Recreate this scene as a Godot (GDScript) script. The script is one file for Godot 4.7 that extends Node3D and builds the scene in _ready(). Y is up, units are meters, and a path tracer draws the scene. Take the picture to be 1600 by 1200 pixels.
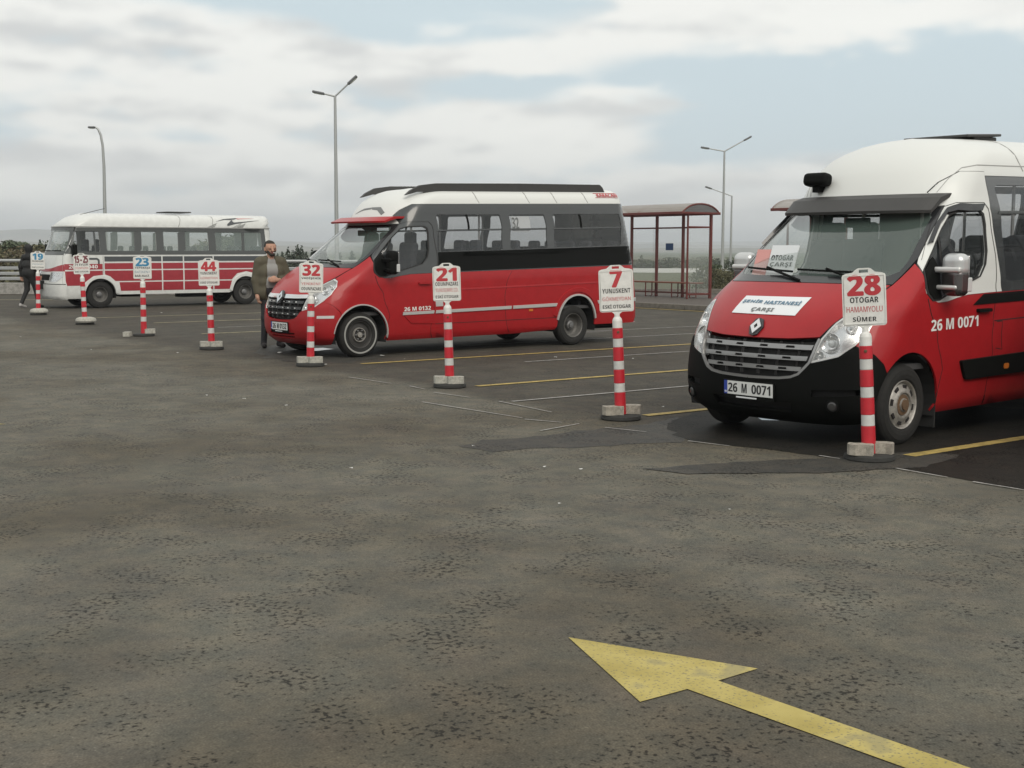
extends Node3D
# A minibus terminal under a bright overcast sky: two red vans, an older minibus, a row of bay signs.

var M := {}
var used := {}
var rng := RandomNumberGenerator.new()
const CAM_PITCH := -0.1049
const CAM_ROLL := 0.0024
const CAM_H := 1.65
const BAY := 0.65                       # direction of the bay lines
var cam_basis: Basis

# ------------------------------------------------------------------ mesh collecting
class Mb:
	var v := PackedVector3Array()
	var n := PackedVector3Array()
	var c := PackedColorArray()
	var u := PackedVector2Array()
	var i := PackedInt32Array()
	func vert(p: Vector3, nn: Vector3, uv := Vector2.ZERO) -> int:
		v.append(p); n.append(nn); u.append(uv)
		return v.size() - 1
	func face(a: int, b: int, d: int) -> void:      # wound so that the face looks along its normals
		var g := (v[d] - v[a]).cross(v[b] - v[a])
		if g.dot(n[a] + n[b] + n[d]) >= 0.0:
			i.append(a); i.append(b); i.append(d)
		else:
			i.append(a); i.append(d); i.append(b)
	func flat(pts: Array, out: Vector3) -> void:
		var nn: Vector3 = (pts[1] - pts[0]).cross(pts[2] - pts[0]).normalized()
		if nn.dot(out) < 0.0:
			nn = -nn
		var s := v.size()
		for p in pts:
			vert(p, nn, Vector2(p.x + p.z, p.y))
		for k in range(1, pts.size() - 1):
			face(s, s + k, s + k + 1)
	func done() -> ArrayMesh:
		var a := []
		a.resize(Mesh.ARRAY_MAX)
		a[Mesh.ARRAY_VERTEX] = v
		a[Mesh.ARRAY_NORMAL] = n
		a[Mesh.ARRAY_TEX_UV] = u
		if c.size() == v.size():
			a[Mesh.ARRAY_COLOR] = c
		a[Mesh.ARRAY_INDEX] = i
		var m := ArrayMesh.new()
		m.add_surface_from_arrays(Mesh.PRIMITIVE_TRIANGLES, a)
		return m

# ------------------------------------------------------------------ curved vehicle skins
# The skin is read at (s, v): v runs up the flank and over the roof, s runs round the plan from
# the middle of the nose (0) over the corner (1.35) and along the flank to the tail, + is the left flank.
class Hull:
	const K := 1.35
	var tab := []
	var v0 := 0.0
	var rise := 0.0
	var tail := -5.8
	var lean := 0.1
	var rr := 0.2
	func setup(rows: Array) -> void:
		v0 = rows[0][0]
		var nrow := rows.size()
		var vv: float = v0
		while vv <= rows[nrow - 1][0] + 0.0001:
			var k := 0
			while k < nrow - 2 and vv > rows[k + 1][0]:
				k += 1
			var a: Array = rows[k]
			var b: Array = rows[k + 1]
			var h: float = b[0] - a[0]
			var t: float = (vv - a[0]) / h
			var r := []
			for j in range(1, 6):
				var d: float = (b[j] - a[j]) / h
				var ma := d
				var mb := d
				if k > 0:
					var dp: float = (a[j] - rows[k - 1][j]) / (a[0] - rows[k - 1][0])
					ma = 0.0 if dp * d <= 0.0 else 2.0 * dp * d / (dp + d)
				if k < nrow - 2:
					var dn: float = (rows[k + 2][j] - b[j]) / (rows[k + 2][0] - b[0])
					mb = 0.0 if dn * d <= 0.0 else 2.0 * dn * d / (dn + d)
				var t2 := t * t
				var t3 := t2 * t
				r.append((2 * t3 - 3 * t2 + 1) * a[j] + (t3 - 2 * t2 + t) * h * ma + (-2 * t3 + 3 * t2) * b[j] + (t3 - t2) * h * mb)
			tab.append(r)
			vv += 0.01
	func row(v: float) -> Array:
		var f := clampf((v - v0) / 0.01, 0.0, tab.size() - 1.001)
		var k := int(f)
		f -= k
		var a: Array = tab[k]
		var b: Array = tab[k + 1]
		return [lerpf(a[0], b[0], f), lerpf(a[1], b[1], f), lerpf(a[2], b[2], f), lerpf(a[3], b[3], f), lerpf(a[4], b[4], f)]
	func at(s: float, v: float) -> Vector3:
		var r := row(v)
		var y: float = r[0]
		var w: float = r[1]
		var dep: float = r[3]
		var xs: float = r[2] - dep
		var e: float = 2.0 / r[4]
		var x := 0.0
		var z := w
		var q := absf(s)
		if q <= K:
			var a := q / K * PI / 2
			x = xs + dep * pow(maxf(cos(a), 0.0), e)
			z = w * pow(sin(a), e)
		else:
			x = xs - (q - K)
			var xr := tail + lean * (v - 0.4)
			var x0 := xr + rr
			if x < x0:
				var al := x0 - x
				var rc := minf(rr, w)
				if al < rc * PI / 2:
					x = x0 - rc * sin(al / rc)
					z = w - rc * (1.0 - cos(al / rc))
				else:
					x = x0 - rc
					z = maxf(w - rc - (al - rc * PI / 2), 0.0)
		y += rise * maxf(0.0, -x - 0.3) * clampf((y - 0.3) / 0.4, 0.0, 1.0)
		return Vector3(x, y, -z if s >= 0 else z)
	func normal(s: float, v: float) -> Vector3:
		var h := 0.012
		var vt: float = v0 + (tab.size() - 1) * 0.01
		var p := at(s, v)
		var a := at(s + h, v) - at(s - h, v)
		var b := at(s, minf(v + h, vt)) - at(s, maxf(v - h, v0))
		var g := a.cross(b)
		var out := p - Vector3(clampf(p.x, tail + 1.2, -1.2), 1.3, 0)
		if g.length_squared() < 1e-12:
			return Vector3.UP
		g = g.normalized()
		return g if g.dot(out) >= 0.0 else -g
	func sx(x: float, v: float) -> float:
		var r := row(v)
		var xs: float = r[2] - r[3]
		if x <= xs:
			return K + xs - x
		return K * acos(clampf(pow(clampf((x - xs) / r[3], 0, 1), r[4] / 2.0), 0, 1)) / (PI / 2)
	func sz(z: float, v: float) -> float:
		var r := row(v)
		return signf(z) * K * asin(clampf(pow(minf(absf(z) / r[1], 1.0), r[4] / 2.0), 0, 1)) / (PI / 2)
	func rear_s(v: float) -> float:      # s of the middle of the tail
		var r := row(v)
		var rc := minf(rr, r[1])
		return K + (r[2] - r[3]) - (tail + lean * (v - 0.4) + rr) + rc * PI / 2 + r[1] - rc

func sym(b: Hull, pts: Array) -> PackedVector2Array:
	# an outline given for the left half, from the middle to the middle: closed over both halves
	var h := dom(b, pts)
	var o := h.duplicate()
	for k in range(h.size() - 1, -1, -1):
		if absf(h[k].x) > 0.0001:
			o.append(Vector2(-h[k].x, h[k].y))
	return o

func dom(b: Hull, pts) -> PackedVector2Array:
	if pts is PackedVector2Array:
		return pts
	# a point is Vector2(x, v) on the left flank, or Vector3(z, v, 0) across the nose
	var o := PackedVector2Array()
	for p in pts:
		if p is Vector3:
			o.append(Vector2(b.sz(p.x, p.y), p.y))
		else:
			o.append(Vector2(b.sx(p.x, p.y), p.y))
	return o

func dense(p: PackedVector2Array, h: float) -> PackedVector2Array:
	var o := PackedVector2Array()
	for k in p.size():
		var a := p[k]
		var b := p[(k + 1) % p.size()]
		var n := maxi(1, int(ceil(a.distance_to(b) / h)))
		for j in n:
			o.append(a.lerp(b, float(j) / n))
	return o

func skin_mesh(b: Hull, poly: PackedVector2Array, holes: Array, off: float, thick: float, h: float, mirror: bool) -> ArrayMesh:
	var loops := [dense(poly, h)]
	for g in holes:
		loops.append(dense(g, h * 0.8))
	var pts := PackedVector2Array()
	for l in loops:
		pts.append_array(l)
	var lo := poly[0]
	var hi := poly[0]
	for p in poly:
		lo = lo.min(p)
		hi = hi.max(p)
	var cell := {}
	for p in pts:
		cell[Vector2i((p / h).floor())] = cell.get(Vector2i((p / h).floor()), []) + [p]
	var yy := lo.y + h * 0.43
	var odd := false
	while yy < hi.y:
		var xx := lo.x + h * (0.5 if odd else 0.03)
		while xx < hi.x:
			var p := Vector2(xx, yy)
			if Geometry2D.is_point_in_polygon(p, poly):
				var ok := true
				for g in holes:
					if Geometry2D.is_point_in_polygon(p, g):
						ok = false
				if ok:
					var ci := Vector2i((p / h).floor())
					for dx in [-1, 0, 1]:
						for dy in [-1, 0, 1]:
							for q in cell.get(ci + Vector2i(dx, dy), []):
								if p.distance_squared_to(q) < h * h * 0.3:
									ok = false
				if ok:
					pts.append(p)
			xx += h
		yy += h * 0.87
		odd = not odd
	var tri := Geometry2D.triangulate_delaunay(pts)
	var mb := Mb.new()
	var sg := -1.0 if mirror else 1.0
	for p in pts:
		var nn := b.normal(sg * p.x, p.y)
		mb.vert(b.at(sg * p.x, p.y) + nn * off, nn, p)
	var k := 0
	while k < tri.size():
		var a := tri[k]
		var d := tri[k + 1]
		var e := tri[k + 2]
		k += 3
		var c := (pts[a] + pts[d] + pts[e]) / 3.0
		if absf((pts[d] - pts[a]).cross(pts[e] - pts[a])) < 1e-9 or not Geometry2D.is_point_in_polygon(c, poly):
			continue
		var ok := true
		for g in holes:
			if Geometry2D.is_point_in_polygon(c, g):
				ok = false
		if ok:
			mb.face(a, d, e)
	if thick > 0.0:
		for l in loops:
			for j in l.size():
				var p: Vector2 = l[j]
				var q: Vector2 = l[(j + 1) % l.size()]
				var np := b.normal(sg * p.x, p.y)
				var nq := b.normal(sg * q.x, q.y)
				var A := b.at(sg * p.x, p.y)
				var B := b.at(sg * q.x, q.y)
				if A.distance_squared_to(B) < 1e-9:
					continue
				mb.flat([A + np * off, B + nq * off, B + nq * (off - thick), A + np * (off - thick)], (B - A).cross(np))
	return mb.done()

func skin(b: Hull, parent: Node3D, called: String, mat: Material, pts, o := {}) -> Node3D:
	var poly := dom(b, pts)
	var holes := []
	for g in o.get("holes", []):
		holes.append(dom(b, g))
	var first: Node3D = null
	for mirror in ([false, true] if o.get("both", false) else [false]):
		var n := part(parent, called, skin_mesh(b, poly, holes, o.get("off", 0.0), o.get("thick", 0.02), o.get("h", 0.08), mirror), mat)
		if first == null:
			first = n
	return first

func strip(b: Hull, parent: Node3D, called: String, mat: Material, pts, width: float, off: float, o := {}) -> void:
	# a raised trim, or a shut line, that follows the skin along a path
	var line := dom(b, pts)
	var d := PackedVector2Array()
	for k in line.size() - 1:
		var n := maxi(1, int(ceil(line[k].distance_to(line[k + 1]) / 0.06)))
		for j in n:
			d.append(line[k].lerp(line[k + 1], float(j) / n))
	d.append(line[line.size() - 1])
	for mirror in ([false, true] if o.get("both", true) else [false]):
		var sg := -1.0 if mirror else 1.0
		var mb := Mb.new()
		var prev := []
		for k in d.size():
			var t := (d[mini(k + 1, d.size() - 1)] - d[maxi(k - 1, 0)]).normalized()
			var side := Vector2(-t.y, t.x) * width * 0.5
			var ring := []
			for w in [[1.0, -0.004], [0.8, off], [-0.8, off], [-1.0, -0.004]]:
				var p: Vector2 = d[k] + side * w[0]
				var nn := b.normal(sg * p.x, p.y)
				ring.append(b.at(sg * p.x, p.y) + nn * w[1])
			var c := b.normal(sg * d[k].x, d[k].y)
			if k > 0:
				for j in 3:
					mb.flat([prev[j], prev[j + 1], ring[j + 1], ring[j]], c)
			prev = ring
		part(parent, called, mb.done(), mat)

# ------------------------------------------------------------------ nodes, materials, shapes
func part(parent: Node3D, called: String, mesh: Mesh, mat: Material, at := Vector3.ZERO) -> MeshInstance3D:
	var n := MeshInstance3D.new()
	n.name = called
	n.mesh = mesh
	if mat:
		n.material_override = mat
	n.position = at
	parent.add_child(n, true)
	return n

func numbered(called: String) -> String:
	used[called] = used.get(called, -1) + 1
	return called if used[called] == 0 else "%s_%03d" % [called, used[called]]

func thing(called: String, label: String, category: String, at := Vector3.ZERO, group := "") -> Node3D:
	var n := Node3D.new()
	n.name = numbered(called)
	add_child(n)
	n.position = at
	n.set_meta("label", label)
	n.set_meta("category", category)
	if group:
		n.set_meta("group", group)
	return n

func lone(called: String, label: String, category: String, mesh: Mesh, mat: Material, at := Vector3.ZERO, group := "") -> MeshInstance3D:
	var n := MeshInstance3D.new()
	n.name = numbered(called)
	n.mesh = mesh
	n.material_override = mat
	add_child(n)
	n.position = at
	n.set_meta("label", label)
	n.set_meta("category", category)
	if group:
		n.set_meta("group", group)
	return n

func setting(called: String, mesh: Mesh, mat: Material, at := Vector3.ZERO) -> MeshInstance3D:
	var n := MeshInstance3D.new()
	n.name = numbered(called)
	n.mesh = mesh
	n.material_override = mat
	n.position = at
	n.set_meta("kind", "structure")
	add_child(n)
	return n

func lin(r: float, g: float, b: float) -> Color:
	return Color(r, g, b).linear_to_srgb()

func mat(key: String, col: Color, rough := 0.6, metal := 0.0, o := {}) -> StandardMaterial3D:
	if M.has(key):
		return M[key]
	var m := StandardMaterial3D.new()
	m.albedo_color = col
	m.roughness = rough
	m.metallic = metal
	m.metallic_specular = o.get("spec", 0.5)
	if o.has("coat"):
		m.clearcoat_enabled = true
		m.clearcoat = o.coat
		m.clearcoat_roughness = o.get("coat_rough", 0.08)
	if o.has("alpha"):
		m.transparency = BaseMaterial3D.TRANSPARENCY_ALPHA
		m.albedo_color.a = o.alpha
	if o.get("vc", false):
		m.vertex_color_use_as_albedo = true
	if o.has("tex"):
		m.albedo_texture = o.tex
		m.uv1_triplanar = true
		m.uv1_world_triplanar = o.get("world", true)
		m.uv1_scale = Vector3.ONE * o.get("scale", 1.0)
	if o.has("rtex"):
		m.roughness_texture = o.rtex
	m.cull_mode = BaseMaterial3D.CULL_DISABLED
	M[key] = m
	return m

func box(c: Vector3, s: Vector3) -> ArrayMesh:
	var mb := Mb.new()
	add_box(mb, c, s, Basis.IDENTITY)
	return mb.done()

func add_box(mb: Mb, c: Vector3, s: Vector3, b: Basis) -> void:
	for ax in 3:
		for sg in [-1.0, 1.0]:
			var n := Vector3.ZERO
			n[ax] = sg
			var u := Vector3.ZERO
			var w := Vector3.ZERO
			u[(ax + 1) % 3] = s[(ax + 1) % 3] / 2
			w[(ax + 2) % 3] = s[(ax + 2) % 3] / 2
			var o: Vector3 = n * s[ax] / 2
			mb.flat([c + b * (o - u - w), c + b * (o + u - w), c + b * (o + u + w), c + b * (o - u + w)], b * n)

func add_rbox(mb: Mb, c: Vector3, s: Vector3, r: float, b := Basis.IDENTITY, seg := 3) -> void:
	# a box with rounded edges and corners
	r = minf(r, minf(s.x, minf(s.y, s.z)) / 2 * 0.999)
	var core := s / 2 - Vector3.ONE * r
	for ax in 3:
		for sg in [-1.0, 1.0]:
			var ua := (ax + 1) % 3
			var wa := (ax + 2) % 3
			var cu := []
			var cw := []
			for k in seg + 1:
				var a := -PI / 4 + PI / 4 * k / seg
				cu.append([-core[ua], a])
				cw.append([-core[wa], a])
			for k in seg + 1:
				var a := PI / 4 * k / seg
				cu.append([core[ua], a])
				cw.append([core[wa], a])
			var base := mb.v.size()
			for p in cu:
				for q in cw:
					var n := Vector3.ZERO
					n[ax] = sg
					n[ua] = tan(p[1])
					n[wa] = tan(q[1])
					n = n.normalized()
					var o := Vector3.ZERO
					o[ax] = core[ax] * sg
					o[ua] = p[0]
					o[wa] = q[0]
					mb.vert(c + b * (o + n * r), b * n, Vector2(p[0], q[0]))
			var w := cw.size()
			for k in cu.size() - 1:
				for j in w - 1:
					var a := base + k * w + j
					mb.face(a, a + 1, a + w + 1)
					mb.face(a, a + w + 1, a + w)

func rbox(c: Vector3, s: Vector3, r: float, b := Basis.IDENTITY) -> ArrayMesh:
	var mb := Mb.new()
	add_rbox(mb, c, s, r, b)
	return mb.done()

func add_tube(mb: Mb, path: Array, radii, seg := 8, caps := true) -> void:
	var up := Vector3.UP
	var base := mb.v.size()
	var ends := []
	for k in path.size():
		var t: Vector3 = (path[mini(k + 1, path.size() - 1)] - path[maxi(k - 1, 0)]).normalized()
		if absf(t.dot(up)) > 0.95:
			up = Vector3.RIGHT if absf(t.x) < 0.9 else Vector3.BACK
		var a := t.cross(up).normalized()
		var b := a.cross(t)
		var r: float = radii[k] if radii is Array else radii
		for j in seg + 1:
			var n := a * cos(TAU * j / seg) + b * sin(TAU * j / seg)
			mb.vert(path[k] + n * r, n, Vector2(float(j) / seg, k))
		if k == 0 or k == path.size() - 1:
			ends.append([path[k], a * r, b * r, -t if k == 0 else t])
	for k in range(1, path.size()):
		for j in seg:
			var q := base + (k - 1) * (seg + 1) + j
			mb.face(q, q + 1, q + seg + 2)
			mb.face(q, q + seg + 2, q + seg + 1)
	if caps:
		for e in ends:
			var s := mb.v.size()
			mb.vert(e[0], e[3])
			for j in seg + 1:
				mb.vert(e[0] + e[1] * cos(TAU * j / seg) + e[2] * sin(TAU * j / seg), e[3])
			for j in seg:
				mb.face(s, s + 1 + j, s + 2 + j)

func tube(path: Array, radii, seg := 8) -> ArrayMesh:
	var mb := Mb.new()
	add_tube(mb, path, radii, seg)
	return mb.done()

func add_lathe(mb: Mb, prof: Array, o: Vector3, axis: Vector3, seg := 24, squash := 1.0) -> void:
	# prof: Vector2(radius, distance along the axis)
	var a := axis.cross(Vector3.UP if absf(axis.y) < 0.9 else Vector3.RIGHT).normalized()
	var b := axis.cross(a)
	for k in prof.size() - 1:
		var p: Vector2 = prof[k]
		var q: Vector2 = prof[k + 1]
		var base := mb.v.size()
		var d := q - p
		var nr := Vector2(d.y, -d.x).normalized()
		if d.length() < 1e-6:
			continue
		for j in seg + 1:
			var e := a * cos(TAU * j / seg) + b * sin(TAU * j / seg) * squash
			var n := (e * nr.x + axis * nr.y).normalized()
			mb.vert(o + e * p.x + axis * p.y, n, Vector2(float(j) / seg, p.y))
			mb.vert(o + e * q.x + axis * q.y, n, Vector2(float(j) / seg, q.y))
		for j in seg:
			var s := base + j * 2
			mb.face(s, s + 1, s + 3)
			mb.face(s, s + 3, s + 2)

func lathe(prof: Array, o: Vector3, axis: Vector3, seg := 24) -> ArrayMesh:
	var mb := Mb.new()
	add_lathe(mb, prof, o, axis, seg)
	return mb.done()

func add_prism(mb: Mb, poly: Array, t: Transform3D, depth: float) -> void:
	# a flat outline in the transform's xy plane, extruded along its z
	var pv := PackedVector2Array(poly)
	var tri := Geometry2D.triangulate_polygon(pv)
	for sg in [0.0, 1.0]:
		var n := t.basis * Vector3(0, 0, 1 if sg > 0 else -1)
		n = n.normalized()
		var base := mb.v.size()
		for p in pv:
			mb.vert(t * Vector3(p.x, p.y, depth * sg), n, p)
		for k in range(0, tri.size(), 3):
			mb.face(base + tri[k], base + tri[k + 1], base + tri[k + 2])
	var c := Vector2.ZERO
	for p in pv:
		c += p / pv.size()
	for k in pv.size():
		var p := pv[k]
		var q := pv[(k + 1) % pv.size()]
		var e := q - p
		var o := Vector2(e.y, -e.x)
		if Geometry2D.is_polygon_clockwise(pv):
			o = -o
		mb.flat([t * Vector3(p.x, p.y, 0), t * Vector3(q.x, q.y, 0), t * Vector3(q.x, q.y, depth), t * Vector3(p.x, p.y, depth)], t.basis * Vector3(o.x, o.y, 0))

func prism(poly: Array, t: Transform3D, depth: float) -> ArrayMesh:
	var mb := Mb.new()
	add_prism(mb, poly, t, depth)
	return mb.done()

var fonts := {}
func lettering(parent: Node3D, words: String, at: Vector3, right: Vector3, up: Vector3, width: float, height: float, m: Material, bold := 0.0, weight := 700, called := "lettering") -> void:
	var key := "%s %s" % [bold, weight]
	if not fonts.has(key):
		var f := SystemFont.new()
		f.font_names = PackedStringArray(["Droid Sans"])
		f.font_weight = weight
		var fv := FontVariation.new()
		fv.base_font = f
		fv.variation_embolden = 0.0
		fonts[key] = fv
	var t := TextMesh.new()
	t.font = fonts[key]
	t.text = words
	t.font_size = 48
	t.pixel_size = 0.01
	t.depth = 0.02
	t.curve_step = 2.0
	var bb := t.get_aabb()
	var n := MeshInstance3D.new()
	n.name = called
	n.mesh = t
	n.material_override = m
	parent.add_child(n, true)
	var sx := width / maxf(bb.size.x, 0.01)
	var sy := height / maxf(bb.size.y, 0.01) if height > 0 else sx
	right = right.normalized()
	up = (up - right * up.dot(right)).normalized()
	var b := Basis(right * sx, up * sy, right.cross(up) * 0.1)
	n.transform = Transform3D(b, at - b * (bb.position + bb.size / 2))

func px(u: float, v: float, y := 0.0) -> Vector3:
	# where the photograph's pixel meets the level y
	var d := cam_basis * Vector3((u - 800.0) / 2000.0, -(v - 600.0) / 2000.0, -1)
	return Vector3(0, CAM_H, 0) + d * ((y - CAM_H) / d.y)

# ------------------------------------------------------------------ the scene
func _ready() -> void:
	rng.seed = 7
	cam_basis = Basis(Vector3.RIGHT, CAM_PITCH) * Basis(Vector3.BACK, CAM_ROLL)
	var cam := Camera3D.new()
	cam.name = "camera"
	cam.fov = 33.398
	cam.near = 0.1
	cam.far = 20000.0
	cam.transform = Transform3D(cam_basis, Vector3(0, CAM_H, 0))
	add_child(cam)
	cam.current = true
	var we := WorldEnvironment.new()
	we.name = "air"
	var env := Environment.new()
	env.background_mode = Environment.BG_SKY
	var sky := Sky.new()
	sky.sky_material = cloudy_sky()
	env.sky = sky
	env.tonemap_mode = Environment.TONE_MAPPER_LINEAR
	env.tonemap_exposure = 1.0
	env.sdfgi_enabled = true
	env.ssao_enabled = true
	env.ssil_enabled = true
	env.fog_enabled = true
	env.fog_density = 0.00032
	env.fog_light_color = Color(0.80, 0.82, 0.84)
	we.environment = env
	add_child(we)
	var sun := DirectionalLight3D.new()
	sun.name = "sun"
	sun.light_energy = 0.66
	sun.light_angular_distance = 40.0
	sun.light_color = Color(1.0, 0.97, 0.92)
	sun.shadow_enabled = true
	sun.transform = Transform3D(Basis.looking_at(Vector3(-0.22, -0.66, -0.72).normalized(), Vector3.UP), Vector3(0, 30, 0))
	add_child(sun)
	textures()
	paints()
	ground()
	far_land()
	platform()
	barrier()
	lamps()
	vegetation()
	vans()
	old_bus()
	bay_signs()
	people()
	litter()

func cloudy_sky() -> PanoramaSkyMaterial:
	var w := 2048
	var h := 1024
	var img := Image.create(w, h, false, Image.FORMAT_RGBF)
	var big := FastNoiseLite.new()
	big.seed = 11
	big.noise_type = FastNoiseLite.TYPE_SIMPLEX_SMOOTH
	big.frequency = 1.0
	big.fractal_type = FastNoiseLite.FRACTAL_FBM
	big.fractal_octaves = 5
	big.fractal_gain = 0.5
	var shade := FastNoiseLite.new()
	shade.seed = 5
	shade.noise_type = FastNoiseLite.TYPE_SIMPLEX_SMOOTH
	shade.frequency = 1.0
	shade.fractal_octaves = 4
	var blue := Vector3(0.635, 0.755, 0.81)
	var white := Vector3(0.985, 0.99, 0.95)
	var grey := Vector3(0.70, 0.715, 0.71)
	# openings in the cloud, and single clouds, at the azimuth and height where the photograph shows them
	var holes := [[-0.16, 0.195, 0.12, 0.022, 1.2], [-0.09, 0.165, 0.07, 0.014, 1.1], [-0.01, 0.122, 0.05, 0.009, 1.1], [0.16, 0.130, 0.10, 0.024, 1.3], [0.22, 0.10, 0.13, 0.030, 1.3], [0.02, 0.188, 0.06, 0.02, 1.0], [0.36, 0.13, 0.09, 0.02, 0.9], [0.38, 0.08, 0.06, 0.02, 0.9]]
	var darks := [[-0.355, 0.131, 0.022, 0.007, 0.75], [0.085, 0.108, 0.075, 0.006, 0.8], [-0.30, 0.058, 0.14, 0.014, 0.55], [-0.12, 0.125, 0.05, 0.012, 0.3], [-0.10, 0.045, 0.12, 0.012, 0.45], [0.14, 0.03, 0.1, 0.02, 0.35]]
	var lights := [[-0.375, 0.038, 0.055, 0.013, 0.9], [-0.17, 0.044, 0.012, 0.006, 0.7], [-0.02, 0.172, 0.08, 0.010, 0.5], [0.07, 0.118, 0.06, 0.007, 0.7], [0.30, 0.165, 0.12, 0.012, 0.6], [0.02, 0.085, 0.07, 0.014, 0.5]]
	var half := h / 2
	for y in half:
		var el := (0.5 - (y + 0.5) / h) * PI
		for x in w:
			var az := wrapf((x + 0.5) / w * TAU, -PI, PI)
			var ce := cos(el)
			var d := Vector3(sin(az) * ce, sin(el), -cos(az) * ce)
			var k := 1.0 / (d.y + 0.10)
			var p := Vector2(d.x * k * 0.85, d.z * k * 0.85)
			var f := big.get_noise_2d(p.x, p.y)
			var g := shade.get_noise_2d(p.x * 1.3 + 40.0, p.y * 1.3)
			var fine := big.get_noise_2d(az * 11.0, el * 44.0) * 1.25
			var cover := clampf(0.80 + f * 0.9 + fine * 0.35, 0.0, 1.0)
			var dark := clampf(0.32 + g * 0.8 - fine * 0.55, 0.0, 1.0)
			var glow := 0.0
			if absf(az) < 0.7 and el < 0.4:
				for q in holes:
					var e := exp(-pow((az - q[0] + fine * 0.03) / q[2], 2.0) - pow((el - q[1] + fine * 0.008) / q[3], 2.0))
					cover -= e * q[4]
				for q in darks:
					var e := exp(-pow((az - q[0] + fine * 0.02) / q[2], 2.0) - pow((el - q[1] + fine * 0.006) / q[3], 2.0))
					dark = lerpf(dark, 1.0, e * q[4])
					cover = lerpf(cover, 1.0, e * q[4])
				for q in lights:
					var e := exp(-pow((az - q[0] + fine * 0.02) / q[2], 2.0) - pow((el - q[1] + fine * 0.006) / q[3], 2.0))
					dark *= 1.0 - e * q[4]
					cover = lerpf(cover, 1.0, e * q[4])
					glow += e * q[4] * 0.05
			cover = smoothstep(0.05, 0.72, cover)
			var cl := white.lerp(grey, smoothstep(0.15, 0.95, dark))
			var c := blue.lerp(cl, cover)
			var low := exp(-maxf(el, 0.0) * 22.0)
			c = c.lerp(Vector3(0.64, 0.655, 0.64), low * 0.7 * (1.0 - glow * 8.0)) + Vector3(1.0, 0.97, 0.82) * glow
			img.set_pixel(x, y, Color(c.x, c.y, c.z))
	img.fill_rect(Rect2i(0, half, w, h - half), Color(0.30, 0.30, 0.28))
	var pan := PanoramaSkyMaterial.new()
	pan.panorama = ImageTexture.create_from_image(img)
	pan.energy_multiplier = 1.0
	return pan

func noise_bytes(size: int, freq: float, sd: int, type: int, oct: int) -> PackedByteArray:
	var f := FastNoiseLite.new()
	f.seed = sd
	f.frequency = freq
	f.noise_type = type
	f.fractal_octaves = oct
	var im := f.get_seamless_image(size, size)
	im.convert(Image.FORMAT_L8)
	return im.get_data()

func grey_tex(size: int, fill: Callable) -> ImageTexture:
	var b := PackedByteArray()
	b.resize(size * size)
	for k in size * size:
		b[k] = int(clampf(fill.call(k), 0, 255))
	var im := Image.create_from_data(size, size, false, Image.FORMAT_L8, b)
	im.generate_mipmaps()
	return ImageTexture.create_from_image(im)

func textures() -> void:
	# asphalt, 6 m to a side: a fine smooth binder, stones plucked out of it in clusters, a few bright grains
	var n := 2048
	var grain := noise_bytes(n, 0.22, 3, FastNoiseLite.TYPE_SIMPLEX, 1)
	var mid := noise_bytes(n, 0.012, 4, FastNoiseLite.TYPE_SIMPLEX_SMOOTH, 4)
	var pit := noise_bytes(n, 0.062, 9, FastNoiseLite.TYPE_SIMPLEX, 5)
	var clump := noise_bytes(n, 0.005, 12, FastNoiseLite.TYPE_SIMPLEX_SMOOTH, 3)
	var b := PackedByteArray()
	b.resize(n * n * 3)
	var hgt := PackedByteArray()
	hgt.resize(n * n)
	for k in n * n:
		var gr := grain[k] - 128
		var p := pit[k]
		var g := 204.0 + gr * 0.16 + (mid[k] - 128) * 0.14 + (p - 128) * 0.10
		var cut := 58.0 + (clump[k] - 128) * 0.40 + gr * 0.08
		var h := 150 + gr / 4
		if p < cut:
			g = lerpf(g, 104.0 + gr * 0.14, minf(1.0, (cut - p) / 14.0))
			h -= 70
		elif p > 205 and gr > 60:
			g += 26.0
		var warm := (mid[k] - 90) * 0.04
		b[k * 3] = clampi(int(g + warm), 0, 255)
		b[k * 3 + 1] = clampi(int(g), 0, 255)
		b[k * 3 + 2] = clampi(int(g - warm), 0, 255)
		hgt[k] = clampi(h, 0, 255)
	var im := Image.create_from_data(n, n, false, Image.FORMAT_RGB8, b)
	im.generate_mipmaps()
	M["asphalt_tex"] = ImageTexture.create_from_image(im)
	var hi := Image.create_from_data(n, n, false, Image.FORMAT_L8, hgt)
	hi.convert(Image.FORMAT_RGBA8)
	hi.bump_map_to_normal_map(2.0)
	hi.generate_mipmaps()
	M["asphalt_nrm"] = ImageTexture.create_from_image(hi)
	var m2 := 512
	var bl := noise_bytes(m2, 0.012, 21, FastNoiseLite.TYPE_SIMPLEX_SMOOTH, 5)
	var sp := noise_bytes(m2, 0.05, 22, FastNoiseLite.TYPE_SIMPLEX, 2)
	M["blotch_tex"] = grey_tex(m2, func(k: int) -> float: return 236.0 + (bl[k] - 128) * 0.17)
	M["dirt_tex"] = grey_tex(m2, func(k: int) -> float: return 240.0 + (bl[k] - 128) * 0.07 + (sp[k] - 128) * 0.03)
	M["worn_tex"] = grey_tex(m2, func(k: int) -> float: return 236.0 + (sp[k] - 128) * 0.16 + (bl[k] - 128) * 0.3)

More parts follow.
